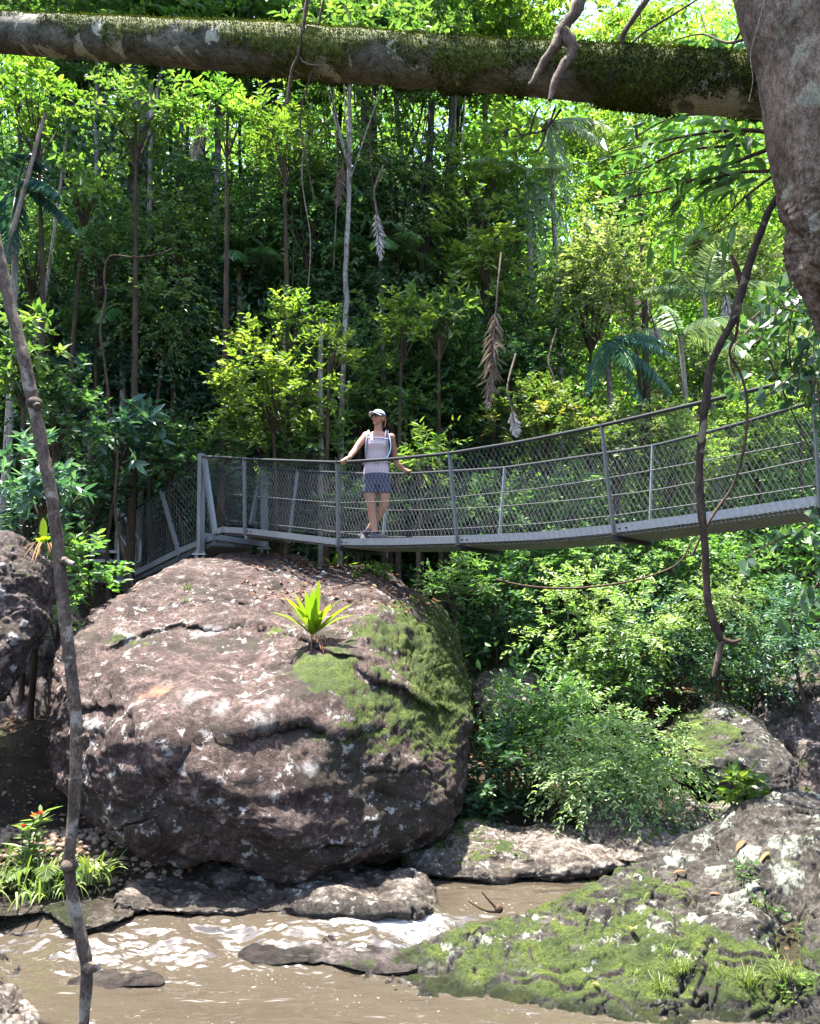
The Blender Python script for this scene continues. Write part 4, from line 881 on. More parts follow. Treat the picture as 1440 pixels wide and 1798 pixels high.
def shrub(label, px, py, rx, ry, Y, kd='broad', mat='leaf_mid', tone=.5, cover=5.5, seed=0, cat='shrub', name='shrub', size=1.0, deep=.9, group=None, nl=9, lumps=9, stem='brown_stem', r0=None):
    g = rs(seed * 131 + int(px) * 7 + int(py)); c = U(px, py, Y); k = Y / FPX * 1.02; rad = np.array([rx * k, rx * k * deep, ry * k])
    base = np.array([c[0] + g.normal() * .1 * rad[0], c[1] + .15 * rad[1], 0]); base[2] = min(gz(base[0], base[1]), c[2] - rad[2] * .6)
    o = thing(name, label, cat, base, group)
    q, A = lobes(g, n_for(kd, rad[0], rad[2], cover, size), rad, lumps=lumps); q = q + c
    gr = G(q[:, 0], q[:, 1]); kp = q[:, 2] > gr + .03; q, A = q[kp], A[kp]
    m = MB(); sprays(m, q, A, kd, g, tone, .3, size); m.build('foliage', M[mat], o, False, tint=True)
    m = MB(); tips = q[g.choice(len(q), min(nl, len(q)), False)]; ht = c[2] - base[2]; j0 = base - [0, 0, .05]
    if ht > 2.2 * rad[2] + .6:                                  # a tall one stands on one trunk and branches below its crown
        j1 = c - [0, 0, rad[2] * .75]; tp_ = spline([j0, (j0 + j1) / 2 + g.normal(size=3) * [.12, .12, 0], j1], 16); m.tube(tp_, np.linspace(.018 + .008 * ht, .022, 16), 8, wob=.1); j0 = tp_[-2]
    limbs(m, j0, tips, r0 or (.012 + .012 * rad[2]), g); m.build('stem', M[stem], o)
    return o
def tree(label, path, Y, r0, r1, crown, kd='broad', mat='leaf_dark', barkm='bark_dark', tone=.45, cover=4.0, seed=0, group=None, size=1.4, name='forest_tree', wob=.10):
    """path: trunk in photo directions, bottom first; crown: list of (x, y, rx, ry)"""
    g = rs(seed + int(path[0][0]) * 3); size *= g.uniform(.75, 1.35); W = np.array([U(x, y, Y) for x, y in path])
    base = W[0].copy(); base[2] = min(gz(base[0], base[1]) - .1, base[2]); P = np.concatenate([[base], W]) if base[2] < W[0][2] - .3 else W
    o = thing(name, label, 'tree', P[0], group); pts = spline(P, 50); tt = np.linspace(0, 1, 50)
    m = MB(); rr = r0 + (r1 - r0) * tt; rr = rr * (1 + .5 * np.exp(-tt / .03)); m.tube(pts + np.cumsum(g.normal(size=(50, 3)) * [.008, .008, 0], 0), rr, 14, wob=wob, ws=3)
    m.build('trunk', M[barkm], o)
    if crown:
        m = MB(); m2 = MB()
        for (x, y, rx, ry) in crown:
            c = U(x, y, Y); k = Y / FPX; rad = np.array([rx * k, rx * k * .9, ry * k])
            q, A = lobes(g, n_for(kd, rad[0], rad[2], cover, size), rad, .3, 12); q = q + c
            sprays(m, q, A, kd, g, tone, .3, size)
            j = pts[int(g.uniform(30, 48))]; limbs(m2, j, q[g.choice(len(q), 5, False)], r1 * .38, g)
        m.build('crown', M[mat], o, False, tint=True); m2.build('limbs', M[barkm], o)
    return o

# --- far wooded slope that closes the view: one mass
g = rs(11)
def mass(nm, n, xr, yr, hmax, matn, kd, size, tone, seed, dens=None):
    g = rs(seed); x = g.uniform(*xr, n); y = yr[0] + (yr[1] - yr[0]) * g.uniform(0, 1, n) ** 1.15; h = hmax * g.uniform(0, 1, n) ** 1.3
    if dens is not None: kp = g.uniform(size=n) < dens(x, y, h); x, y, h = x[kp], y[kp], h[kp]
    z = G(x, y) + h; P = np.stack([x, y, z], 1)
    kp = fbm(P, .45, 2, seed) > -.05; P = P[kp]                                  # gaps between the clumps
    g2 = rs(seed + 1); j = 34; Q = np.repeat(P, j, 0) + rdir(g2, len(P) * j) * (g2.uniform(.1, 1, (len(P) * j, 1)) ** .5) * np.array([.8, .8, .5]) * size / 1.6
    m = MB(); tn = np.repeat(tone + .35 * fbm(P, .5, 2, seed + 3) + .2 * g2.normal(size=len(P)), j)  # slow noise paints light and dark dapples into the leaf colour
    D = rdir(g2, len(Q)) * [1, 1, .6] - [0, 0, .25]; N = UPV * .7 + g2.normal(size=Q.shape) * .5; L, W = KIND[kd][:2]
    m.leaves(Q, D, N, L * size * g2.uniform(.7, 1.3, len(Q)), W * size * g2.uniform(.8, 1.2, len(Q)), np.clip(tn + g2.normal(size=len(Q)) * .15, 0, 1))
    return kind(m.build(nm, M[matn], None, False, tint=True), 'stuff')
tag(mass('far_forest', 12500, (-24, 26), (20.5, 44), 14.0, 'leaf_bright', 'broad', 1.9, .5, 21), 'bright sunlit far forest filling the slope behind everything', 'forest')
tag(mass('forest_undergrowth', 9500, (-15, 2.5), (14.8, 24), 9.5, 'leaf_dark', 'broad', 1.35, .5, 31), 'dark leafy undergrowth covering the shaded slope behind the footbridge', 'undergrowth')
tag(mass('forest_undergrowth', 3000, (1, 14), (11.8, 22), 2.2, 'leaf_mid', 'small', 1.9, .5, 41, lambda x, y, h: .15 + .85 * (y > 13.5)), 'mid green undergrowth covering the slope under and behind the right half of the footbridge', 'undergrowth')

# --- trees with trunks seen in the shaded forest on the left
tree('thick pale grey mottled trunk at left, just right of the kinked hanging vine', [(236,800),(238,600),(240,400),(247,200),(250,20)], 16, .19, .13, [(255,60,170,110),(200,-60,220,140)], barkm='bark_grey', mat='leaf_mid', seed=1)
tree('thick dark trunk leaning right behind the thin pale stem at far left', [(80,800),(90,600),(105,400),(125,220),(135,60)], 17.5, .20, .13, [(110,80,190,120)], seed=2)
tree('slim straight dark grey trunk left of the thick pale mottled trunk', [(158,800),(160,600),(163,400),(168,200),(170,40)], 15, .07, .045, [(150,60,140,110)], barkm='bark_grey', mat='leaf_mid', seed=3)
tree('dark brown trunk just right of the thick pale mottled trunk', [(285,800),(275,600),(268,400),(272,200),(274,20)], 17, .13, .09, [(330,40,170,120)], seed=4)
tree('slim pale trunk with broken bark between two dark trunks above the tower', [(258,660),(261,560),(263,450),(264,330),(266,150)], 15.2, .06, .045, None, barkm='bark_pale', seed=5)
tree('dark trunk leaning to the right above the yellow green shrub', [(372,760),(388,620),(412,520),(436,430),(450,300),(470,100)], 16.5, .13, .08, [(480,60,190,110)], mat='leaf_mid', seed=6)
tree('pale slender straight trunk standing left of the woman', [(599,790),(603,680),(608,560),(612,420),(618,250),(622,60)], 13.6, .055, .038, [(630,70,140,90)], barkm='bark_pale', mat='leaf_mid', seed=7)
tree('short pale pole trunk between the yellow green shrub and the slender straight trunk', [(563,800),(562,720),(560,640),(566,560)], 13.4, .05, .04, None, barkm='bark_pale', seed=8)
tree('thick very dark trunk right behind the slender straight trunk', [(632,820),(634,700),(632,560),(636,380),(640,180)], 16, .16, .11, [(700,40,190,110)], seed=9)
tree('grey green trunk at the upper middle of the shaded forest', [(384,640),(384,500),(382,380),(386,240),(390,60)], 17.5, .09, .07, [(400,70,150,90)], barkm='bark_grey', seed=10)
tree('pale grey trunk behind the fallen brown palm frond', [(780,800),(778,680),(782,560),(784,420),(790,250),(800,80)], 16.5, .12, .085, [(800,60,170,110)], barkm='bark_grey', mat='leaf_bright', seed=12)
tree('reddish dark vine wrapped trunk left of the brown hanging frond', [(735,800),(738,640),(742,480),(746,330),(752,180)], 15.5, .09, .07, [(740,120,120,80)], seed=13, mat='leaf_mid')
tree('dark trunk hung with leaves among the bright trees at upper right', [(868,640),(872,480),(878,340),(884,200),(890,40)], 17, .12, .08, [(880,40,200,90)], mat='leaf_bright', seed=14, tone=.55)
g = rs(77)
for i, x in enumerate([40, 115, 186, 215, 305, 325, 350, 420, 455, 480, 510, 545, 585, 660, 700, 815]):
    tree('slim dark trunk, one of many standing deep in the shaded forest', [(x + g.normal() * 10, 820), (x, 600), (x + g.normal() * 10, 380), (x + g.normal() * 18, 100)], 18.5 + g.uniform(-1.5, 3.5), g.uniform(.05, .10), g.uniform(.035, .06),
         [(x + g.normal() * 20, g.uniform(20, 130), 100, 70)] if i % 2 else [(x, g.uniform(-120, 0), 170, 110)], mat=('leaf_dark', 'leaf_mid', 'leaf_teal')[i % 3], seed=100 + i, group='slim dark trunks deep in the shaded forest', cover=3.2, barkm=('bark_dark', 'bark_dark', 'bark_grey')[i % 3])
# --- thin leaning stems at far left
def stem(label, pts, Y, r, mat='vine_pale', name='liana', cat='vine', taper=.6, group=None, n=60, wob=.15, ends=None):
    P = pxcurve(pts, Y, n); o = MB(); o.tube(P, np.linspace(r, r * taper, n), 8, wob=wob, ws=14); return tag(o.build(name, M[mat]), label, cat, group)
stem('thin whitish stem leaning right near the left edge, reaching the lit bough', [(52,640),(62,590),(78,520),(92,430),(104,340),(118,232)], 13, .034, 'bark_pale')
stem('pale brown stem leaning right at the far left edge', [(8,470),(20,415),(38,350),(52,300),(66,245),(80,200)], 12, .045)
stem('kinked grey hanging vine left of the tower, knotted and bending', [(190,790),(192,720),(184,640),(176,580),(186,520),(183,485),(194,450),(240,452),(285,444),(310,432)], 12.6, .026, 'vine', wob=.35, taper=.35)
stem('thin crooked stem crossing in front of the stair and the ramp', [(234,1032),(222,990),(208,940),(202,880),(206,800),(200,760)], 12.2, .028, 'vine', wob=.3)
stem('long sagging brown vine strung under the right half of the footbridge', [(870,1018),(930,1030),(1010,1033),(1100,1022),(1160,1005),(1195,985),(1215,950)], 10.2, .016, 'vine')
for i, (pts, Y) in enumerate([([(500,130),(505,260),(515,420),(512,560)], 14.5), ([(548,180),(530,300),(545,420),(540,520)], 13.8), ([(690,190),(684,330),(700,480),(694,620)], 15), ([(818,150),(812,300),(830,450)], 15), ([(655,150),(650,280),(668,400)], 14), ([(585,140),(592,300),(586,470)], 14.4), ([(455,200),(448,330),(460,470)], 15), ([(330,130),(318,170),(336,205)], 13.5)]):
    stem('thin brown vine, one of several hanging straight down in front of the shaded forest', pts, Y, .014, ('vine', 'vine_pale')[i % 2], group='thin vines hanging before the forest', n=40)

# --- palms and fronds
def frond_mb(m, mr, base, d, L, arch, g, ll=.42, n=42, lw=.03, hang=.6, tone=.5, both=1.0, wave=.1):
    d = nrm(d); t = np.linspace(0, 1, 24); P = base + d * (t * L)[:, None]; P[:, 2] -= arch * L * t ** 2.2
    mr.tube(P, np.linspace(.018, .004, 24), 6)
    tt = np.linspace(.12, .99, n); q = np.stack([np.interp(tt, t, P[:, i]) for i in range(3)], 1); T = nrm(np.stack([np.interp(tt, t, np.gradient(P[:, i])) for i in range(3)], 1))
    S = nrm(np.cross(T, UPV + .001)); 
    if abs(d[2]) > .9: S = nrm(np.cross(T, np.array([.2, 1, 0])))
    lens = ll * np.sin(np.clip(tt * 1.02, 0, 1) * math.pi * .86 + .28) ** .8
    for s_ in (1, -1):
        A = S * s_ * both + T * .75 + g.normal(size=(n, 3)) * wave; A[:, 2] -= hang
        Nn = np.cross(T, S) * np.sign(np.cross(T, S)[:, 2:3] + 1e-6) + g.normal(size=(n, 3)) * .15
        m.leaves(q, A, Nn, lens * g.uniform(.85, 1.1, n), lw, np.clip(tone + g.normal(size=n) * .15, 0, 1), .1, .25)
def palm(label, px, py, Y, dirs, L=1.6, arch=.35, trunk=None, mat='palm', seed=0, ll=.42, hang=.5, tone=.5, trunkr=.06, barkm='bark_pale', lw=.024):
    g = rs(500 + seed); c = U(px, py, Y); b = np.array([c[0] + .1, c[1] + .1, min(gz(c[0], c[1]), c[2] - .4)]); o = thing('palm', label, 'palm', b)
    m = MB(); m.tube(spline([b, (b + c) / 2 + [.05, 0, 0], c], 20), np.linspace(trunkr * 1.2, trunkr * .8, 20), 10, wob=.08, ws=8); m.build('trunk', M[barkm], o)
    for (dx, dy, dz, s_) in dirs:
        m, mr = MB(), MB(); frond_mb(m, mr, c, np.array([dx, dy, dz]), L * s_, arch, g, ll, hang=hang, tone=tone, lw=lw)
        f = m.build('frond', M[mat], o, False, tint=True); mr.build('rachis', M[mat if mat != 'palm_blue' else 'palm'], f)
    return o
def star(n, g, up=.6): return [(math.cos(a), math.sin(a) * .8, up * g.uniform(.2, 1.3), g.uniform(.8, 1.15)) for a in np.arange(n) * 2.4 + g.uniform(0, 6)]
palm('slim palm with an open star of arching fronds left of the dark hanging branch', 1236, 520, 17, [(-.6,0,.9,.8),(.1,-.3,1,.9),(.7,-.2,.9,.9),(1,-.3,.5,1),(-.9,-.2,.4,.9),(.9,.3,.2,.9),(.2,.6,.8,1),(-.4,.5,.5,.8)], 1.9, .45, mat='palm_pale', seed=1, tone=.6)
palm('palm with two broad shining arched fronds below the star shaped palm', 1195, 590, 15.5, [(-.35,-.3,.8,.8),(.8,-.35,.55,1.05),(1,.1,.3,.9),(-.9,-.2,.35,.9),(.2,-.8,.35,.8),(-.5,.6,.6,.8)], 1.7, .55, mat='palm_pale', seed=2, tone=.7, ll=.4, hang=.8)
palm('bluish palm with drooping feathery fronds under the cream flowered crown', 1065, 600, 14.2, [(.9,-.3,.35,1),(.8,-.5,.05,1.1),(.6,-.5,-.35,1.1),(.35,-.6,-.7,1),(1,.1,.55,.9),(-.4,-.5,-.5,.9),(.1,-.8,-.2,1),(.75,0,-.3,1.1)], 1.15, .5, mat='palm_blue', seed=3, ll=.34, hang=.45, tone=.75, lw=.017)
palm('tall palm behind the mossy log with a grey green frond leaning over it', 850, 140, 19, [(-1,-.3,.95,1.2),(-.5,.3,1,1),(.6,-.2,.8,1),(1,.2,.5,1),(-1,.2,.2,1),(.1,-.8,.5,1)], 2.3, .35, mat='palm_pale', seed=4, tone=.6, trunkr=.08)
palm('palm with hanging ribbed fronds below the forked dead branch', 965, 215, 16.5, [(.5,-.4,-.2,.9),(.15,-.4,-.9,1),(-.2,-.3,-1,1.2),(.7,-.1,.2,.9),(-.6,-.2,.2,.9),(.1,.5,.6,.9)], 1.6, .5, mat='palm_pale', seed=5, tone=.9, hang=.7)
palm('palm whose pale green frond hangs like a comb beside the cream flowered crown', 925, 300, 15.2, [(.10,-.3,-1,1.15),(.4,-.2,-.6,.9),(-.5,-.3,.1,.9),(.5,.4,.5,.9),(-.2,.5,.7,.8)], 1.5, .3, mat='palm_pale', seed=6, tone=.7, hang=.35)
palm('dark young palm low in the shade at far left', 30, 330, 12.5, [(.6,-.4,.1,1),(.2,-.5,-.6,1),(.9,-.2,-.2,1),(-.5,-.4,.2,1),(.3,-.3,.8,.9),(-.3,-.4,-.6,1)], 1.2, .55, seed=7, mat='palm_blue', tone=.35)
palm('dim palm deep in the shaded forest above the yellow green young tree', 420, 470, 15.4, [(.6,-.6,.5,1),(-.6,-.6,.5,1),(.1,-1,.3,1),(1,-.1,.4,.9),(-1,-.1,.4,.9),(.3,-.5,1,.9),(-.3,-.4,1,.8)], 1.5, .6, seed=8, tone=.55)
palm('dim palm in the shaded forest between the slender pale trunk and the woman\'s head', 668, 440, 15, [(.6,-.6,.5,1),(-.7,-.5,.4,1),(.1,-1,.2,1),(1,-.1,.3,.9),(-1,-.1,.5,.9),(.2,-.5,1,.9)], 1.3, .6, seed=9, tone=.6)
palm('dim palm low in the shaded forest at the kinked vine', 215, 560, 14.6, [(.6,-.6,.5,1),(-.7,-.5,.4,1),(.1,-1,.2,1),(1,-.1,.3,.9),(-1,-.1,.5,.9),(.2,-.5,1,.9)], 1.4, .6, seed=10, tone=.5)
def dead(label, px, py, Y, L, d=(0, 0, -1), mat='dead_frond', seed=0, ll=.3, n=46, wave=.22):
    g = rs(700 + seed); m, mr = MB(), MB(); b = U(px, py, Y); frond_mb(m, mr, b, np.array(d, float), L, .05, g, ll, n, .028, .15, .5, .42, wave)
    o = thing('dead_frond', label, 'dead palm frond', b); mr.tube(spline([b, b - nrm(np.array(d, float)) * .35, b + [.12, .25, .95]], 12), np.linspace(.012, .02, 12), 6); m.build('leaflets', M[mat], o, False, tint=True); mr.build('stalk', M['dead_wood'], o)
dead('large brown dead palm frond hanging straight down right of the woman', 872, 528, 12.8, 1.75, (-.10, -.1, -1), 'dead_frond', 1, .36, 60, .28)
dead('silver dead palm frond hanging high in the forest at left', 362, 205, 13.6, .85, (-.22, -.1, -1), 'dead_pale', 2, .24, 44, .18)
dead('curled grey brown dead frond caught high in the middle of the forest', 603, 285, 14, .85, (-.12, -.1, -1), 'dead_frond', 3, .2)
dead('pale narrow dead frond hanging above the bright bush tips left of the brown frond', 660, 365, 13.4, .95, (.10, -.1, -1), 'dead_pale', 4, .18)
dead('small pale dead frond lying on the yellow bush behind the rails', 972, 662, 13.5, .55, (.2, -.2, -1), 'dead_pale', 5, .2)
dead('short straw coloured dead frond hanging above the rail right of the woman', 898, 715, 12.4, .45, (.15, -.1, -1), 'dead_pale', 6, .15)
dead('straw coloured dead frond skirt hanging left of the broad shining palm fronds', 1147, 565, 15, .6, (.12, -.1, -1), 'dead_pale', 7, .2)
dead('cream dead frond hanging under the star shaped palm', 1272, 510, 16.5, .8, (.05, -.1, -1), 'dead_pale', 8, .22)

# --- shrubs and bushes, each one placed where it grows
S = shrub
S('yellow green leafy young tree lit by the sun beyond the tower', 480, 665, 115, 95, 12.6, 'broad', 'leaf_yellow', .5, 3.4, 1, size=.9, name='young_tree', cat='young tree', lumps=12)
S('upright leafy tip rising out of the yellow green young tree', 505, 565, 48, 52, 12.9, 'broad', 'leaf_bright', .6, 3.2, 2, size=.85)
S('pale flat spray of leaves reaching right above the yellow green young tree', 578, 606, 48, 26, 12.7, 'broad', 'leaf_yellow', .75, 3.2, 3, size=.85)
S('dark bush under the yellow green young tree behind the chain link', 480, 790, 120, 55, 13.2, 'broad', 'leaf_mid', .4, 4, 4)
S('glossy large leaved shrub behind the thin sapling at left', 45, 610, 62, 100, 10.8, 'glossy', 'leaf_mid', .55, 3.6, 5)
S('glossy shrub with rosettes of pale tipped leaves left of the sapling', 75, 840, 80, 75, 9.6, 'glossy', 'leaf_teal', .6, 3.6, 6)
S('dim leafy shrub above the glossy rosette shrub at left edge', 95, 730, 80, 70, 11.6, 'broad', 'leaf_dark', .5, 4, 7)
S('lush low bush filling the gap between the left rock and the huge boulder', 165, 1010, 62, 60, 10.3, 'broad', 'leaf_mid', .62, 4, 8, size=.95)
S('small leafy plant in the crack below the lush gap bush', 98, 1095, 26, 30, 9.3, 'broad', 'leaf_mid', .6, 3, 9, size=.8, lumps=4)
S('narrow leaved upright shrub behind the left rock top', 45, 905, 55, 42, 9.8, 'lance', 'leaf_teal', .6, 3, 10)
S('shrub in deep shade directly left of the tower top', 300, 800, 105, 62, 13.4, 'broad', 'leaf_dark', .6, 4, 11, size=.9)
S('shaded bush above the stair handrails', 175, 850, 85, 55, 13, 'broad', 'leaf_dark', .5, 4, 12, size=.9)
S('dark teal thicket between the forest trunks left of the yellow green young tree', 320, 640, 120, 90, 15, 'broad', 'leaf_teal', .4, 3.6, 13)
S('dark teal thicket behind the kinked vine', 150, 640, 95, 110, 14.6, 'broad', 'leaf_teal', .35, 3.4, 14)
S('hazy teal leaf cluster at the middle of the shaded forest', 380, 520, 95, 65, 15.5, 'broad', 'leaf_teal', .5, 3, 15)
S('curtain of hanging leaves in the upper middle of the forest', 540, 330, 100, 150, 15, 'curtain', 'leaf_mid', .55, 3.4, 16, name='creeper', cat='creeper', lumps=12)
S('curtain of hanging leaves below the middle of the mossy log', 690, 300, 105, 130, 15.2, 'curtain', 'leaf_mid', .5, 3.4, 17, name='creeper', cat='creeper', lumps=12)
S('dark hanging creeper behind the curled dead frond', 640, 480, 90, 110, 15.4, 'curtain', 'leaf_dark', .55, 3.4, 18, name='creeper', cat='creeper')
S('leafy creeper draping the trunks above the kinked vine', 175, 430, 80, 90, 14.2, 'curtain', 'leaf_mid', .55, 3.2, 80, name='creeper', cat='creeper', lumps=12)
S('leafy creeper draping the trunks right of the thick pale mottled trunk', 330, 400, 85, 110, 14.6, 'curtain', 'leaf_mid', .5, 3.2, 81, name='creeper', cat='creeper', lumps=12)
S('leafy creeper hanging over the dark trunks at the far left edge', 60, 430, 70, 90, 13.8, 'curtain', 'leaf_mid', .5, 3, 82, name='creeper', cat='creeper', lumps=10)
S('leafy creeper low in the shade left of the yellow green young tree', 290, 560, 80, 80, 14.2, 'curtain', 'leaf_mid', .45, 3, 83, name='creeper', cat='creeper', lumps=10)
S('leafy creeper over the thick very dark trunk above the woman', 640, 620, 70, 80, 14.2, 'curtain', 'leaf_mid', .5, 3, 84, name='creeper', cat='creeper', lumps=10)
S('leaf tangle between the two middle creepers and the yellow green young tree', 455, 400, 100, 100, 16.2, 'broad', 'leaf_mid', .4, 3.4, 19)
S('bright bush catching sun behind the woman\'s left arm', 742, 790, 55, 40, 12.3, 'lance', 'leaf_bright', .65, 3.4, 20, size=.85)
S('leafy sapling with light tips above the woman', 705, 570, 60, 52, 13.4, 'broad', 'leaf_bright', .5, 3, 21, size=.9)
S('dark bush behind the woman\'s shoulders', 690, 690, 90, 70, 14, 'broad', 'leaf_mid', .45, 4, 22)
S('low bush with light leaves seen through the mesh at the woman\'s feet', 610, 880, 75, 45, 13, 'lance', 'leaf_mid', .7, 3, 23)
S('dim bush seen through the mesh beside the tower', 400, 880, 70, 42, 14.2, 'broad', 'leaf_teal', .6, 3.4, 24)
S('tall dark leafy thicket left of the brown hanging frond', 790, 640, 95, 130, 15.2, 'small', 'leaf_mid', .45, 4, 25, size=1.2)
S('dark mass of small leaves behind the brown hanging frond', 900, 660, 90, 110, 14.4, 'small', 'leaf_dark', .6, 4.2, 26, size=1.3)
S('bright green broad leaved crown under the log left of the hanging palm fronds', 850, 290, 110, 105, 15.4, 'broad', 'leaf_bright', .6, 3.6, 27, size=1.15, name='leafy_tree', cat='tree', lumps=12)
S('pale lit leafy crown below the bright broad leaved crown', 855, 420, 95, 80, 14.8, 'broad', 'leaf_bright', .7, 3.6, 28, name='leafy_tree', cat='tree')
S('mid green crown above the brown hanging frond', 780, 450, 85, 110, 15.8, 'broad', 'leaf_mid', .55, 3.8, 29, name='leafy_tree', cat='tree')
S('large rounded crown with cream and russet tips at right of centre', 1035, 500, 118, 118, 14.6, 'broad', 'leaf_cream', .62, 4.2, 30, size=.85, name='leafy_tree', cat='tree', lumps=14)
S('dense darker lower half of growth beneath the cream and russet crown', 960, 590, 85, 85, 14.6, 'broad', 'leaf_mid', .5, 4, 31, size=.9)
S('bush topped with yellow and orange new growth above the rails at right of centre', 965, 755, 120, 70, 13.4, 'broad', 'leaf_new', .38, 4.2, 32, size=.8, lumps=12)
S('silvery green bush behind the second rail post right of the woman', 1085, 770, 85, 75, 13.8, 'small', 'leaf_cream', .5, 4.2, 33, size=1.3)
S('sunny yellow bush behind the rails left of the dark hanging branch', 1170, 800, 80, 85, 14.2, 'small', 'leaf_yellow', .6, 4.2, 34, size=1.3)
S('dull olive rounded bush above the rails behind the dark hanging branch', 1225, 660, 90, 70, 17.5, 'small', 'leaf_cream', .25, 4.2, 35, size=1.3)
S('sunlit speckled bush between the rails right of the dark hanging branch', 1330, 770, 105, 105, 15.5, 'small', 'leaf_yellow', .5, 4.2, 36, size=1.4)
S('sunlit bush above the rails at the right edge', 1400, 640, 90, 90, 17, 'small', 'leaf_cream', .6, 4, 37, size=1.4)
S('bright vivid tree crown above the cream and russet crown', 1090, 330, 130, 110, 19, 'broad', 'leaf_bright', .65, 3.6, 38, size=1.2, name='leafy_tree', cat='tree', lumps=12)
S('bright airy crown behind the dark overhanging leaves at right', 1270, 380, 150, 110, 21, 'small', 'leaf_bright', .75, 3.2, 39, size=1.7, name='leafy_tree', cat='tree', lumps=12)
S('lime green crown above the log left of the forked dead branch', 900, 60, 150, 85, 18, 'broad', 'leaf_bright', .75, 3.4, 40, size=1.2, name='leafy_tree', cat='tree', lumps=12)
S('bright leafy crown above the log right of the forked dead branch', 1110, 70, 120, 85, 19, 'broad', 'leaf_bright', .8, 3.0, 41, size=1.3, name='leafy_tree', cat='tree', lumps=10)
S('yellowish leafy crown above the log at the upper middle', 660, 30, 130, 60, 19, 'broad', 'leaf_yellow', .5, 3.2, 42, size=1.2, name='leafy_tree', cat='tree')
S('mid green crown above the log at the upper left', 330, 10, 180, 60, 16, 'broad', 'leaf_bright', .4, 3.2, 43, size=1.2, name='leafy_tree', cat='tree')
S('lit broad leaved bough just below the log at the far left', 70, 190, 105, 62, 12.4, 'broad', 'leaf_bright', .5, 3.4, 44, size=1.1, name='leafy_tree', cat='tree')
S('broad leaved bough below the log above the thick pale mottled trunk', 240, 195, 110, 62, 13.2, 'broad', 'leaf_mid', .6, 3.4, 45, size=1.1, name='leafy_tree', cat='tree')
S('fresh green bough below the log next to the silver dead frond', 400, 195, 75, 45, 13.2, 'broad', 'leaf_bright', .5, 3.2, 46, size=1.0, name='leafy_tree', cat='tree')
S('large leaved shrub in the shade left of the tower top', 215, 770, 70, 55, 12.9, 'big', 'leaf_teal', .55, 3.2, 70)
S('large leaved shrub behind the short pale pole trunk', 560, 720, 60, 50, 13.6, 'big', 'leaf_mid', .6, 3.2, 71, size=.85)
S('large leaved lit bough at the middle height of the forest left of the brown frond', 770, 560, 70, 50, 13.8, 'big', 'leaf_mid', .7, 3, 72, size=.9, name='leafy_tree', cat='tree')
S('lit leafy bough hanging before the trunks at the upper left', 150, 330, 80, 45, 13.6, 'big', 'leaf_mid', .65, 2.6, 73, size=.8, name='leafy_tree', cat='tree')
S('lit narrow leaved bough in the upper middle of the forest', 500, 240, 90, 50, 13.8, 'lance', 'leaf_bright', .5, 3, 74, name='leafy_tree', cat='tree')
S('sunny pale crown filling the slope above the star shaped palm', 1290, 470, 110, 70, 19, 'broad', 'leaf_cream', .7, 4, 75, size=1.2, name='leafy_tree', cat='tree')
# below the footbridge
S('feathery bluish bush on the right shoulder of the huge boulder', 800, 1030, 58, 45, 11.8, 'lance', 'leaf_weep', .35, 3.4, 50, size=.75)
S('feathery light green bush under the middle of the footbridge', 1050, 1090, 125, 75, 11.0, 'pinnate', 'leaf_weep', .65, 3.4, 51, lumps=12)
S('dark leafy thicket left of the feathery light green bush', 890, 1080, 75, 95, 12.2, 'small', 'leaf_dark', .6, 4, 52, size=1.3)
S('bush of blue green leaves lit in patches right of the huge boulder foot', 940, 1285, 105, 105, 9.8, 'broad', 'leaf_weep', .35, 4.5, 53, size=.66, lumps=12)
S('bright drooping bush hanging over the lichen spotted rock', 1095, 1315, 108, 112, 9.0, 'weep', 'leaf_weep', .8, 5, 54, size=.72, lumps=14)
S('added dark bush standing in for the shade at the foot of the huge boulder, right side', 890, 1375, 85, 85, 9.5, 'broad', 'leaf_dark', .5, 5, 66, size=.8)  # bush added to darken bare soil where only shade belongs
S('dark green bush between the feathery bush and the drooping bush', 1075, 1190, 110, 70, 11.4, 'broad', 'leaf_mid', .4, 4, 55, size=.75)
S('grey green bush lit on top left of the dark hanging branch foot', 1170, 1130, 75, 80, 11.8, 'pinnate', 'leaf_teal', .6, 3.6, 56)
S('silvery fern like bush right of the dark hanging branch', 1265, 1060, 70, 50, 11, 'pinnate', 'leaf_weep', .35, 3.6, 57, size=.85)
S('bluish bush low at the right edge under the footbridge', 1390, 1095, 85, 75, 10.6, 'pinnate', 'leaf_teal', .75, 3.8, 58, size=.9)
S('olive bush directly under the deck at right', 1300, 975, 110, 60, 12.6, 'small', 'leaf_mid', .5, 4, 59, size=1.3)
S('sunlit bush directly under the deck right of the woman', 900, 985, 90, 45, 12.8, 'small', 'leaf_mid', .7, 4, 60, size=1.3)
S('light leaved bush directly under the deck near the second rail post', 1060, 985, 90, 42, 12.6, 'small', 'leaf_weep', .35, 4, 61, size=1.3)
S('shaded bush hanging over the dark hollow at right', 1300, 1190, 110, 55, 11.5, 'pinnate', 'leaf_dark', .6, 4, 62)
S('bush behind the woman seen through the mesh in the middle of the deck', 860, 880, 95, 50, 12.9, 'small', 'leaf_mid', .5, 4, 63, size=1.3)
S('light bush seen through the mesh right of the second far post', 1010, 880, 85, 55, 13, 'small', 'leaf_weep', .3, 4, 64, size=1.3)
S('small seedling with two big leaves on the mossy foreground rock crest', 1305, 1385, 20, 14, 7.6, 'big', 'leaf_bright', .5, 1.5, 65, size=.6, name='seedling', cat='plant', lumps=3)

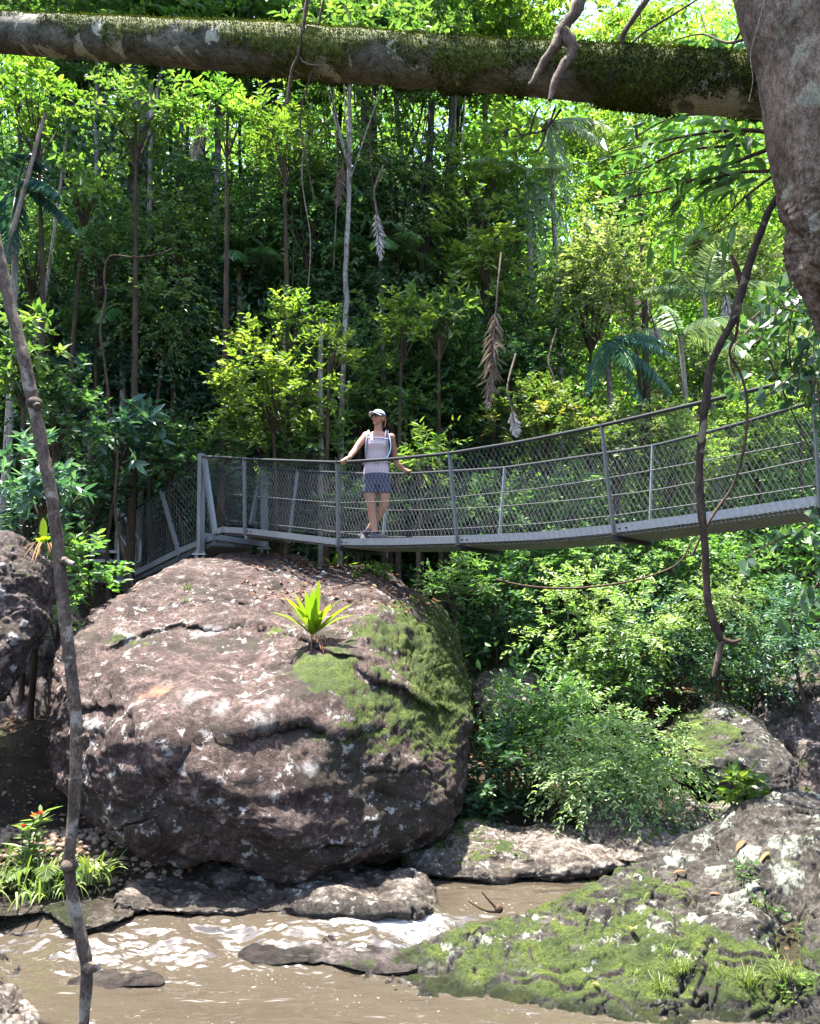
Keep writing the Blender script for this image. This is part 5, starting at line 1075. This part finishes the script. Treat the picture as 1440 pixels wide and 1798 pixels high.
# --- dark heart leaved climber at the right edge, nearer than the bridge
cl = thing('climbing_vine', 'dark heart leaved climber hanging at the right edge in front of the footbridge', 'climber', U(1500, 1060, 6.6))
g = rs(900); m = MB(); m2 = MB()
starts = []
for (x0, y0, x1, y1, n) in [(1400,470,1330,600,40),(1440,500,1370,700,60),(1420,480,1320,560,34),(1460,560,1420,720,34),(1330,560,1300,690,22),(1470,900,1310,980,36),(1460,960,1390,1080,34),(1430,620,1340,700,24),(1400,520,1390,650,36)]:
    q = spline([U(x0, y0, 6.2 + g.uniform(0, .8)), U((x0 + x1) / 2 + g.normal() * 15, (y0 + y1) / 2, 6.6), U(x1, y1, 6.3 + g.uniform(0, .6))], n); m2.tube(q, .006, 5); starts.append(q[0])
    q = q + g.normal(size=q.shape) * [.09, .12, .07]; D = rdir(g, n) * [1, 1, .4] - [0, 0, .7]
    m.leaves(q, D, np.array([.1, -.6, .6]) + g.normal(size=(n, 3)) * .5, .115 * g.uniform(.6, 1.25, n), .085 * g.uniform(.7, 1.2, n), np.clip(.45 + g.normal(size=n) * .25, 0, 1))
m2.tube(spline(starts, 90), .008, 6); m.build('foliage', M['leaf_dark'], cl, False, tint=True); m2.build('stem', M['vine'], cl)

# ---------------------------------------------------------------- foreground: log, leaning tree, hanging branches, sapling
lg = thing('fallen_log', 'long mossy fallen log slung across the top of the photo', 'log', U(700, 110, 4.9))
LP = spline([U(-420, 30, 6.9), U(-200, 43, 6.3), U(0, 59, 5.8), U(200, 72, 5.42), U(450, 88, 5.0), U(700, 107, 4.62), U(950, 125, 4.3), U(1150, 141, 4.08), U(1345, 157, 3.9), U(1560, 175, 3.68)], 420)
r_ = np.interp(np.linspace(0, 1, 420), [0, 1], [.145, .138]) * (1 + .04 * np.sin(np.linspace(0, 17, 420)))
m = MB(); m.tube(LP, r_, 110, wob=.035, ws=3.2)
V = np.concatenate(m.V); ax_ = np.repeat(LP, 110, 0); rel = (V[:len(ax_), :] - ax_) / np.repeat(r_, 110)[:, None]
def mossf(P, up): return up * .50 + .95 * fbm(P, 1.1, 4, 4.4) + .30 * fbm(P, 5, 3, 9.1) + .10 * np.clip((P[:, 0] - .2) / 2, -1, 1)
mo = mossf(V[:len(ax_)], rel[:, 2]) + .56 + .25 * np.clip((V[:len(ax_), 0] + 1.0) / 2.5, -.6, 1); mo = np.concatenate([mo, np.zeros(len(V) - len(ax_))])
m.V = [q for q in m.V]; V2 = m.V[0]; V2 += rel * (sstep(.35, .7, mo[:len(ax_)]) * (.010 + .012 * np.abs(fbm(V2, 16, 3))))[:, None]
m.build('trunk', M['bark_log'], lg, attrs={'moss': mo * .75 - .02})
g = rs(5); i = np.where(mo[:len(ax_)] > .46)[0]; i = g.choice(i, min(60000, 3 * len(i))); P = V2[i] + rel[i] * .004 + g.normal(size=(len(i), 3)) * .005
m = MB(); m.leaves(P, rel[i] + g.normal(size=P.shape) * .8 - [0, 0, .2], rel[i] + g.normal(size=P.shape) * .6, g.uniform(.008, .018, len(i)), .007, np.clip(.35 + .5 * fbm(P, 3, 2) + g.normal(size=len(i)) * .22, 0, 1))
m.build('moss', M['moss_tuft'], lg, False, tint=True)

lt = thing('leaning_tree', 'big grey brown tree trunk with a rough burl at the right edge', 'tree', np.array([3.1, 3.4, .5]))
TP = spline([[3.2, 3.4, .3], U(1700, 1100, 3.4), U(1610, 760, 3.35), U(1556, 620, 3.3), U(1522, 530, 3.3), U(1496, 450, 3.3), U(1476, 350, 3.3), U(1448, 250, 3.3), U(1426, 110, 3.3), U(1392, 0, 3.3), U(1340, -160, 3.4), U(1250, -420, 3.6), [.7, 4.0, 8.2]], 420)
m = MB(); tt = np.linspace(0, 1, 420); py = np.array([899 - FPX * ((p[2] - CAM_H) * math.cos(PITCH) - p[1] * math.sin(PITCH)) / (p[1] * math.cos(PITCH) + (p[2] - CAM_H) * math.sin(PITCH)) for p in TP])
rr = .228 - .04 * sstep(0, -400, py) + .012 * np.exp(-((py - 400) / 70) ** 2) - .02 * sstep(450, 560, py)
m.tube(TP, rr, 160, wob=.03, ws=2.5)
V = m.V[0]; ct = np.repeat(TP, 160, 0); rel = nrm(V - ct); pyv = np.repeat(py, 160)
burl = np.exp(-((pyv - 410) / 85) ** 2) + .55 * np.exp(-((pyv - 560) / 60) ** 2) + .5 * sstep(470, 600, pyv)
rid = 1 - np.abs(fbm(V * [1, 1, .6], 6.5, 4, 2.2)); q = fbm(V, 9, 3, 3.3) * 2.2
V += rel * ((.007 + .034 * np.clip(burl, 0, 1)) * (rid * 1.6 - 1.2) + .016 * np.clip(burl, 0, 1) * (np.floor(q) - q) + .009 * fbm(V * [1, 1, .35], 16, 4))[:, None]
m.build('trunk', M['bark_lean'], lt)
g = rs(66); m = MB(); m2 = MB()                                    # crown out over the stream; its lower boughs come into the picture
def bough(pts, r, n, L=.16, W=.042, wave=.12, tone=.4, dr=.35):
    q = spline([U(*p) for p in pts], 30); m2.tube(q, np.linspace(r, r * .3, 30), 6)
    t = g.uniform(.12, 1, n); p = np.stack([np.interp(t, np.linspace(0, 1, 30), q[:, k]) for k in range(3)], 1) + g.normal(size=(n, 3)) * wave * .5
    T = nrm(q[-1] - q[0]); D = T * .5 + rdir(g, n) * [.9, .9, .5] - [0, 0, dr]
    for a_, b_ in zip(p[::2], q[np.clip((t[::2] * 29).astype(int), 0, 29)]): m2.tube([b_, a_], .0025, 4, cap=False)
    m.leaves(p, D, UPV * .7 + g.normal(size=(n, 3)) * .4, L * g.uniform(.7, 1.25, n), W * g.uniform(.8, 1.2, n), np.clip(tone + g.normal(size=n) * .2, 0, 1))
bough([(1352,232,4.1),(1290,228,4.3),(1200,240,4.5),(1090,265,4.7)], .014, 34)
bough([(1350,262,4.0),(1270,292,4.2),(1180,330,4.4),(1080,350,4.6)], .012, 44)
bough([(1352,300,3.9),(1290,305,4.1),(1215,330,4.3),(1150,400,4.4)], .011, 34)
bough([(1355,310,3.7),(1310,345,3.8),(1270,385,3.9),(1228,428,4.0)], .007, 17, .12, .034)
bough([(1340,210,4.4),(1250,200,4.6),(1160,215,4.8),(1050,290,5.0)], .012, 32)
bough([(1300,255,4.4),(1200,265,4.6),(1120,300,4.8),(1060,310,5.0)], .01, 34)
bough([(1330,60,4.6),(1280,75,4.8),(1230,60,5.0),(1170,75,5.2)], .012, 18, .2, .06)
bough([(1310,40,4.8),(1260,110,5.0),(1230,20,5.2)], .01, 12, .2, .065)
m.build('bough_leaves', M['leaf_mid'], lt, False, tint=True); m2.build('boughs', M['vine'], lt)
m = MB()
for c, rad, n in [((.9,4.4,9.8),(1.5,1.1,.7),70),((3.8,3.6,9.4),(1.6,1.5,1.0),240)]:
    q, A = lobes(g, n, rad, .3, 10); sprays(m, q + np.array(c), A, 'broad', g, .5, .3, 1.25)
m.build('crown', M['leaf_mid'], lt, False, tint=True)

hb = thing('hanging_branch', 'dark hanging branch with pale bands coming down from the leaning trunk at right', 'branch', U(1240, 800, 3.7))
def tb(pts, Y, r, nm, mat, par, n=60, wob=.2, ns=12):
    q = pxcurve(pts, Y, n); m = MB(); rad = np.interp(np.linspace(0, 1, n), np.linspace(0, 1, len(r)), r); m.tube(q, rad, ns, wob=wob, ws=12); return m.build(nm, M[mat], par)
tb([(1395,318),(1372,340),(1352,368),(1335,410),(1318,455),(1305,500),(1288,560),(1262,610),(1246,650),(1240,700),(1233,760),(1228,830),(1232,900),(1238,960),(1240,1010),(1244,1060),(1256,1100),(1268,1130)], 3.7, [q * .86 for q in (.020,.021,.022,.020,.024,.023,.021,.021,.020,.020,.021,.022,.020,.019,.02,.016)], 'limb', 'hang_bark', hb, 120)
tb([(1302,500),(1296,470),(1284,448),(1290,470),(1300,505)], 3.7, [.009,.008,.006,.006,.006], 'snag', 'vine', hb, 30)
tb([(1268,1126),(1262,1150),(1252,1188)], 3.7, [.016,.013,.006], 'snag', 'dead_wood', hb, 20); tb([(1262,1120),(1285,1128),(1302,1122)], 3.7, [.013,.01,.004], 'snag', 'vine', hb, 16)
stem('thin red brown vine looping beside the dark hanging branch', [(1300,505),(1294,580),(1281,620),(1300,655),(1312,705),(1308,780),(1288,850),(1262,890),(1240,925),(1215,975)], 3.75, .0075, 'vine', taper=.8)
fb = thing('dead_branch', 'forked dead branch hanging in front of the mossy log', 'dead branch', U(985, 70, 3.9))
tb([(1035,-70),(1018,0),(1003,30),(988,52),(975,80),(955,110),(935,145),(928,146)], 3.9, [.036,.034,.032,.033,.028,.022,.018,.008], 'limb', 'dead_wood', fb, 70, .3); tb([(990,52),(1000,70),(1004,92),(990,115),(975,145),(966,176)], 3.87, [.026,.03,.026,.022,.022,.014], 'fork', 'dead_wood', fb, 50, .3)
tw = thing('hanging_twigs', 'dark twiggy spray dangling under the log below the forked dead branch', 'twigs', U(945, 210, 4.4)); m = MB()
for pts in ([(975,190),(960,225),(930,235),(900,240)], [(960,225),(948,260),(930,270)], [(930,235),(940,200),(950,185)], [(985,192),(965,220),(950,232)], [(915,238),(905,225),(893,228)]): m.tube(pxcurve(pts, 4.4, 14), np.linspace(.008, .003, 14), 6, wob=.2)
m.build('twig', M['vine'], tw)
stem('dark vine hanging over the log with a hooked side loop, left of the middle', [(545,-40),(535,30),(524,95),(512,125),(505,182)], 4.7, .014, 'vine', wob=.3)
stem('thin dark vine hanging across the log just right of the hooked vine', [(575,-30),(560,40),(553,105),(540,150),(528,200),(530,240),(548,330),(552,350)], 4.75, .008, 'vine')
stem('hooked side loop of thin vine lying over the log', [(524,95),(540,112),(600,116),(618,112),(622,60),(604,10)], 4.72, .0055, 'vine_pale')
stem('dark straight vine below the log hanging into the creepers', [(620,115),(624,190),(640,250),(680,290)], 4.8, .005, 'vine')
stem('dark arching bough above the log right of the forked dead branch', [(1088,80),(1100,50),(1125,15),(1150,-20)], 4.8, .017, 'vine', taper=1.2)
stem('thin twig arching above the log beside the dark bough', [(1105,80),(1130,58),(1175,30),(1215,5),(1250,-15)], 5, .009, 'vine')
stem('loose pale root strand dangling over the leaning trunk', [(1345,-10),(1332,40),(1318,95),(1322,140),(1315,178)], 3.0, .0022, 'vine_pale', n=30)
stem('small curled dry twig stuck on the log near the leaning trunk', [(1248,162),(1246,172),(1255,183),(1266,196)], 3.78, .0028, 'vine_pale', n=16)

sp = thing('sapling', 'thin speckled bare sapling trunk crossing the left side of the photo', 'sapling', U(150, 1990, 3.0))
tb([(-60,260),(-20,370),(0,450),(15,525),(40,620),(58,705),(75,790),(92,880),(104,985),(113,1080),(125,1180),(134,1290),(131,1400),(122,1515),(130,1590),(145,1660),(152,1702),(147,1798),(140,1900),(150,2080)], 3.0, [q * .86 for q in (.019,.021,.023,.025,.026,.027,.026,.026,.026,.026,.025,.025,.024,.022,.023,.023,.024,.021,.022,.026)], 'trunk', 'bark_sapling', sp, 260, .16, 18)
for (x, y, dx, dy, r) in [(60,708,6,6,.030),(112,985,18,6,.020),(138,1300,16,-10,.020),(122,1520,-12,4,.030),(156,1700,18,-2,.026)]:
    q = U(x, y, 2.99); e = U(x + dx, y + dy, 2.97); m = MB(); m.ball(q, (r, r, r * .8), 12); m.tube([q, e], [r * .7, r * .45], 8); m.build('knot', M['bark_sapling'], sp)

# ---------------------------------------------------------------- ferns, grass, flowers, litter
def strap(m, base, d, L, W, arch, tint, n=12, wave=.0, keel=.2, seed=0):
    t = np.linspace(0, 1, n); d = nrm(d); P = base + d * (t * L)[:, None]; P[:, 2] -= arch * L * t ** 2
    T = nrm(np.gradient(P, axis=0)); S = nrm(np.cross(T, UPV + .001)); N = np.cross(S, T); w_ = W * np.clip(np.sin(np.clip(t * .93 + .08, 0, 1) * math.pi) ** .6, .05, 1) * .5
    e = 1 + wave * np.sin(t * 23 + seed)
    V = np.concatenate([P, P + S * (w_ * e)[:, None] + N * (w_ * keel)[:, None], P - S * (w_ * e)[:, None] + N * (w_ * keel)[:, None]]); i = np.arange(n - 1)
    m.add(V, np.concatenate([np.stack([i, i + n, i + n + 1, i + 1], 1), np.stack([i, i + 1, i + 2 * n + 1, i + 2 * n], 1)]), tint)
def nest_fern(label, base, fr, W=.075, skirt=True, seed=0):
    g = rs(300 + seed); o = thing('birds_nest_fern', label, 'fern', base)
    for (dx, dy, dz, L) in fr:
        m = MB(); strap(m, np.asarray(base) + g.normal(size=3) * .015, np.array([dx, dy, dz]), L * g.uniform(.85, 1.1), W * g.uniform(.8, 1.15), g.uniform(.02, .3), g.uniform(.1, .95), wave=.06, seed=g.uniform(0, 6)); m.build('frond', M['fern'], o, tint=True)
    if skirt:
        m = MB()
        for k in range(34):
            a = g.uniform(0, 6.28); q = np.asarray(base) + [.10 * math.cos(a), .08 * math.sin(a) - .05, -.01]; strap(m, q, np.array([.6 * math.cos(a), .4 * math.sin(a) - .4, -1 + .5 * g.uniform()]), W * g.uniform(.8, 3.4), .012, .3 * g.uniform(-.6, 1), g.uniform(0, .6), 8)
        m.build('dead_skirt', M['dead_leaf'], o, tint=True)
    return o
bf = hit(BV, 552, 1112) + np.array([0, -.10, .03])
nest_fern("bird's nest fern with upright lime fronds on the face of the huge boulder", bf, [(-.66,-.45,.66,.66),(-.46,-.5,.8,.58),(-.36,-.3,.9,.56),(-.10,-.5,1,.58),(.03,-.35,1,.60),(.10,-.2,1,.60),(.20,-.6,.85,.36),(.42,-.4,.8,.42),(.66,-.45,.66,.62),(.74,-.3,.56,.58),(-.1,-.1,.9,.5),(-.22,-.65,.7,.36),(-.55,.1,.8,.5),(.5,.1,.8,.5),(.3,-.6,.6,.3)], .085)
q = hit(BV, 600, 1003)
nest_fern("lime fern fronds lying low on the back of the huge boulder under the deck", U(585, 1000, 11.7), [(-1,.1,.25,.55),(-.7,.2,.3,.5),(-.3,-.1,.55,.38),(.15,-.1,.5,.3),(.5,0,.5,.42),(1,.1,.35,.5),(.7,-.2,.2,.3),(-.9,-.2,.1,.35)], .10, False, 2)
nest_fern("small fern with one upright lime frond on top of the left rock", U(76, 952, 8.35), [(.0,-.1,1,.25),(-.35,-.1,.6,.15),(.4,.0,.5,.14),(.2,-.3,.4,.12),(-.15,-.4,.4,.13)], .085, True, 3)
def tuft(label, base, n, L, W, cat='grass tuft', name='grass_tuft', mat='grass', spread=.5, arch=.5, seed=0, group=None, rad=.06, tone=.5):
    g = rs(400 + seed); m = MB()
    for k in range(n):
        a = g.uniform(0, 6.28); s_ = g.uniform(.1, 1) * spread; strap(m, np.asarray(base) + [rad * g.normal(), rad * g.normal(), -.02], np.array([math.cos(a) * s_, math.sin(a) * s_, 1]), L * g.uniform(.5, 1.15), W, arch * g.uniform(.3, 1.2), np.clip(tone + .2 * g.normal(), 0, 1), 7)
    return tag(m.build(name, M[mat], tint=True), label, cat, group)
def bank(x, y): return np.array([x, y, gz(x, y)])
tuft('strappy green clump on the bank right of the sapling', U(165, 1545, 7.4), 60, .50, .022, 'strappy plant', 'strappy_plant', spread=.9, arch=.8, seed=1, tone=.85)
tuft('long bladed grass clump at the left bank edge', U(30, 1552, 7.35), 110, .50, .018, spread=.8, arch=.8, seed=2, rad=.12, tone=.85)
tuft('grass clump under the ferns left of the sapling', U(80, 1565, 7.3), 110, .42, .017, spread=.8, arch=.8, seed=3, rad=.12, tone=.9)
tuft('dim strappy plant at the left photo edge below the shadow', U(5, 1530, 7.5), 50, .44, .026, 'strappy plant', 'strappy_plant', spread=.9, arch=.7, seed=4, tone=.45)
fr_ = thing('fern', 'bright feathery fern under the flowering stem on the left bank', 'fern', U(88, 1540, 7.5)); g = rs(41)
for k in range(9):
    a = -2.6 + k * .62; m, mr = MB(), MB(); frond_mb(m, mr, U(88, 1540, 7.5), np.array([math.cos(a), math.sin(a) * .6 - .1, .8]), .60, .6, g, .13, 34, .018, .1, .65); f = m.build('frond', M['grass'], fr_, False, tint=True); mr.build('rachis', M['grass'], f)
fl = thing('flowering_plant', 'leggy plant with narrow leaves and orange red flower heads on the left bank', 'flowering plant', U(48, 1545, 7.45)); g = rs(43)
ms, ml = MB(), MB(); heads = []
for (x0, x1, y1) in [(46, 72, 1428), (48, 58, 1440), (44, 40, 1455), (50, 66, 1470)]:
    q = spline([U(x0, 1545, 7.45), U((x0 + x1) / 2 - 3, (1545 + y1) / 2, 7.42), U(x1, y1, 7.4)], 20); ms.tube(q, .005, 5); heads.append(q[-1])
    k = 20; i = g.randint(5, 20, k); ml.leaves(q[i], rdir(g, k) * [1, .7, .3] + [0, 0, .35], UPV + g.normal(size=(k, 3)) * .3, .17 * g.uniform(.7, 1.2, k), .032, np.clip(.6 + g.normal(size=k) * .2, 0, 1))
ms.build('stem', M['grass'], fl); ml.build('foliage', M['leaf_weep'], fl, False, tint=True)
for h in (heads[0], heads[0] + [-.06, 0, -.02], heads[2] + [.0, 0, .02]):
    m = MB(); k = 16; m.leaves(np.repeat(h[None], k, 0), rdir(g, k) + [0, 0, .7], rdir(g, k), .032, .014, g.uniform(0, 1, k)); m.build('flower_head', M['petal'], fl, False, tint=True)
# grass tufts on the foreground rock
for i, (x, y, n, L, lab) in enumerate([(1160,1725,80,.16,'fine grass tuft left of the bigger tufts on the mossy foreground rock'),(1200,1700,90,.18,'fine grass tuft in the middle of the mossy foreground rock'),(1245,1692,30,.08,'short sparse tuft right of centre on the mossy foreground rock'),
        (1310,1720,110,.20,'tall soft tuft near the lower right of the mossy foreground rock'),(1380,1708,90,.20,'tall tuft mixed with leaves at the lower right corner of the mossy foreground rock'),(1115,1700,40,.09,'small tuft right of the white lichen patch on the foreground rock'),
        (1165,1660,40,.10,'slim tuft above the fine tufts on the mossy foreground rock'),(1330,1580,40,.12,'tuft in the shade of the dark cleft of the foreground rock')]):
    tuft(lab, hit(RV, x, y) + [0, 0, .0], n, L, .005, seed=20 + i, rad=.03, spread=.8, tone=.8)
S('small leafy weed at the lower right corner of the mossy foreground rock', 1375, 1730, 26, 34, 5.75, 'broad', 'leaf_bright', .5, 2, 90, size=.38, name='weed', cat='plant', lumps=4)
S('dark leafy weed in the cleft of the mossy foreground rock', 1345, 1600, 34, 40, 6.35, 'broad', 'leaf_mid', .4, 2.0, 91, size=.42, name='weed', cat='plant', lumps=5)
S('trailing small leaved weed below the crest of the mossy foreground rock', 1300, 1560, 30, 30, 6.6, 'broad', 'leaf_mid', .5, 1.6, 92, size=.36, name='weed', cat='plant', lumps=4)
tuft('little grass tuft in the notch near the top of the huge boulder', hit(BV, 330, 1030), 22, .16, .008, seed=40, rad=.03)
tuft('smaller grass tuft below the notch tuft on the huge boulder', hit(BV, 328, 1052), 12, .10, .008, seed=41, rad=.02)
S('low pale green herb mat on the right of the huge boulder top', 640, 1012, 45, 14, 11.0, 'small', 'leaf_bright', .6, 2.5, 93, size=.5, name='herb_mat', cat='plant')
S('pale green herb at the upper right of the huge boulder', 672, 1008, 18, 16, 10.9, 'small', 'leaf_weep', .5, 2.5, 94, size=.5, name='herb_mat', cat='plant', lumps=4)
# moss tufts on the boulder shoulder and the foreground rock
def tufts(V, n, mask, num, size, seed, par, tone=.4):
    g = rs(seed); i = np.where(mask)[0]; i = g.choice(i, num); P = V[i] + g.normal(size=(num, 3)) * .012; m = MB()
    m.leaves(P, n[i] + g.normal(size=P.shape) * .7, n[i] + g.normal(size=P.shape), size * g.uniform(.6, 1.3, num), size * .45, np.clip(tone + .5 * fbm(P, 2.4, 3) + g.normal(size=num) * .18, 0, 1)); m.build('moss', M['moss_tuft'], par, False, tint=True)
def attr_of(o, k): a = np.empty(len(o.data.vertices), np.float32); o.data.attributes[k].data.foreach_get('value', a); return a
mm = attr_of(BO, 'moss') + .5 * fbm(BV, 2.6, 4, 1.1); tufts(BV, BN, (mm > .40) & (BV[:, 0] > -1.2) & (BV[:, 1] < 10.5), 16000, .014, 1, BO, .3)
mm = attr_of(RO, 'moss') + .5 * fbm(RV, 3.0, 4, 2.1); tufts(RV, RN, (mm > .36) & (RN[:, 1] < .4), 20000, .010, 2, RO, .2)
# fallen leaves
def fallen(nm, label, pts, size, seed, mat='dead_leaf', tone=.5):
    g = rs(seed); m = MB(); P = np.asarray(pts); k = len(P)
    m.leaves(P, rdir(g, k) * [1, 1, .25], UPV + g.normal(size=(k, 3)) * .35, size * g.uniform(.6, 1.3, k), size * .42, np.clip(tone + .3 * g.normal(size=k), 0, 1), .3, .2); return kind(m.build(nm, M[mat], None, False, tint=True), 'stuff')
g = rs(55); n = 5000; x = g.uniform(-6, 7, n); y = g.uniform(7, 14, n); z = G(x, y); kp = z > .05
tag(fallen('leaf_litter', 'dry brown leaf litter over the banks and under the bushes', np.stack([x, y, z + .02], 1)[kp], .09, 1), 'dry brown leaf litter over the banks and under the bushes', 'leaf litter')
i = g.choice(np.where((BN[:, 2] > .75) & (BV[:, 2] > 2.4) & (BV[:, 0] > -2.2))[0], 520)
tag(fallen('leaf_litter', '', BV[i] + [0, 0, .01], .085, 2, tone=.65), 'pinkish dry leaves and twigs scattered over the top of the huge boulder', 'leaf litter')
for k, (x, y, L, mt, lab) in enumerate([(1185,1520,.13,'dead_leaf','curled red brown leaf, left in the dry leaf pile on the foreground rock'),(1190,1530,.12,'dead_leaf','flat russet leaf amid the dry leaf pile on the foreground rock'),(1200,1525,.11,'dead_leaf','pale brown leaf, right in the dry leaf pile on the foreground rock'),
        (1238,1566,.13,'dead_leaf','single curled pinkish leaf on edge right of the dry leaf pile'),(1352,1492,.10,'dead_leaf','pale pink curled leaf high on the right of the mossy foreground rock'),(1105,1625,.13,'yellow_leaf','large cream yellow fallen leaf on the mossy foreground rock'),(1130,1575,.10,'grass','upright pale green leaf above the cream yellow leaf'),(1305,1470,.12,'dead_leaf','brown leaf below the crest of the mossy foreground rock'),(1055,1722,.05,'dead_leaf','tiny pink leaf under the white lichen patch')]):
    h = hit(RV, x, y); g = rs(600 + k); m = MB()
    d = np.array([.5, 0, 1.]) if 'upright' in lab else rdir(g, 1)[0] * [1, .4, .4]
    strap(m, h + [0, -.02, .012], d + 1e-3, L, L * .42, .25, .5, 9, keel=.5, seed=k); tag(m.build('fallen_leaf', M[mt], tint=True), lab, 'fallen leaf')
tk = thing('broken_twig', 'red brown forked twig on the tip of the mossy rock by the back pool', 'twig', U(870, 1598, 7.0))
tb([(874,1600),(868,1590),(858,1580),(846,1566)], 7.0, [.014,.012,.010,.006], 'stem', 'vine', tk, 16); tb([(872,1602),(855,1600),(838,1592),(822,1582)], 7.0, [.010,.009,.008,.004], 'side_twig', 'vine', tk, 16); m = MB(); m.ball(U(876, 1596, 7.0), (.035, .03, .035), 10); m.build('stub', M['vine'], tk)
# gravel of the left bank
g = rs(91); m = MB(); n = 900; x = g.uniform(-4.3, -2.0, n); y = g.uniform(7.1, 8.3, n); z = G(x, y)
v0, f0 = ico(1)
for k in range(n):
    if z[k] > -.06: m.add(v0 * g.uniform(.012, .05) * np.array([1, .8, .6]) * g.uniform(.7, 1.3, 3) + [x[k], y[k], z[k] + .008], f0)
o = m.build('gravel', M['gravel']); tag(kind(o, 'stuff'), 'small brown stones on the left bank between the ferns and the slab', 'gravel')
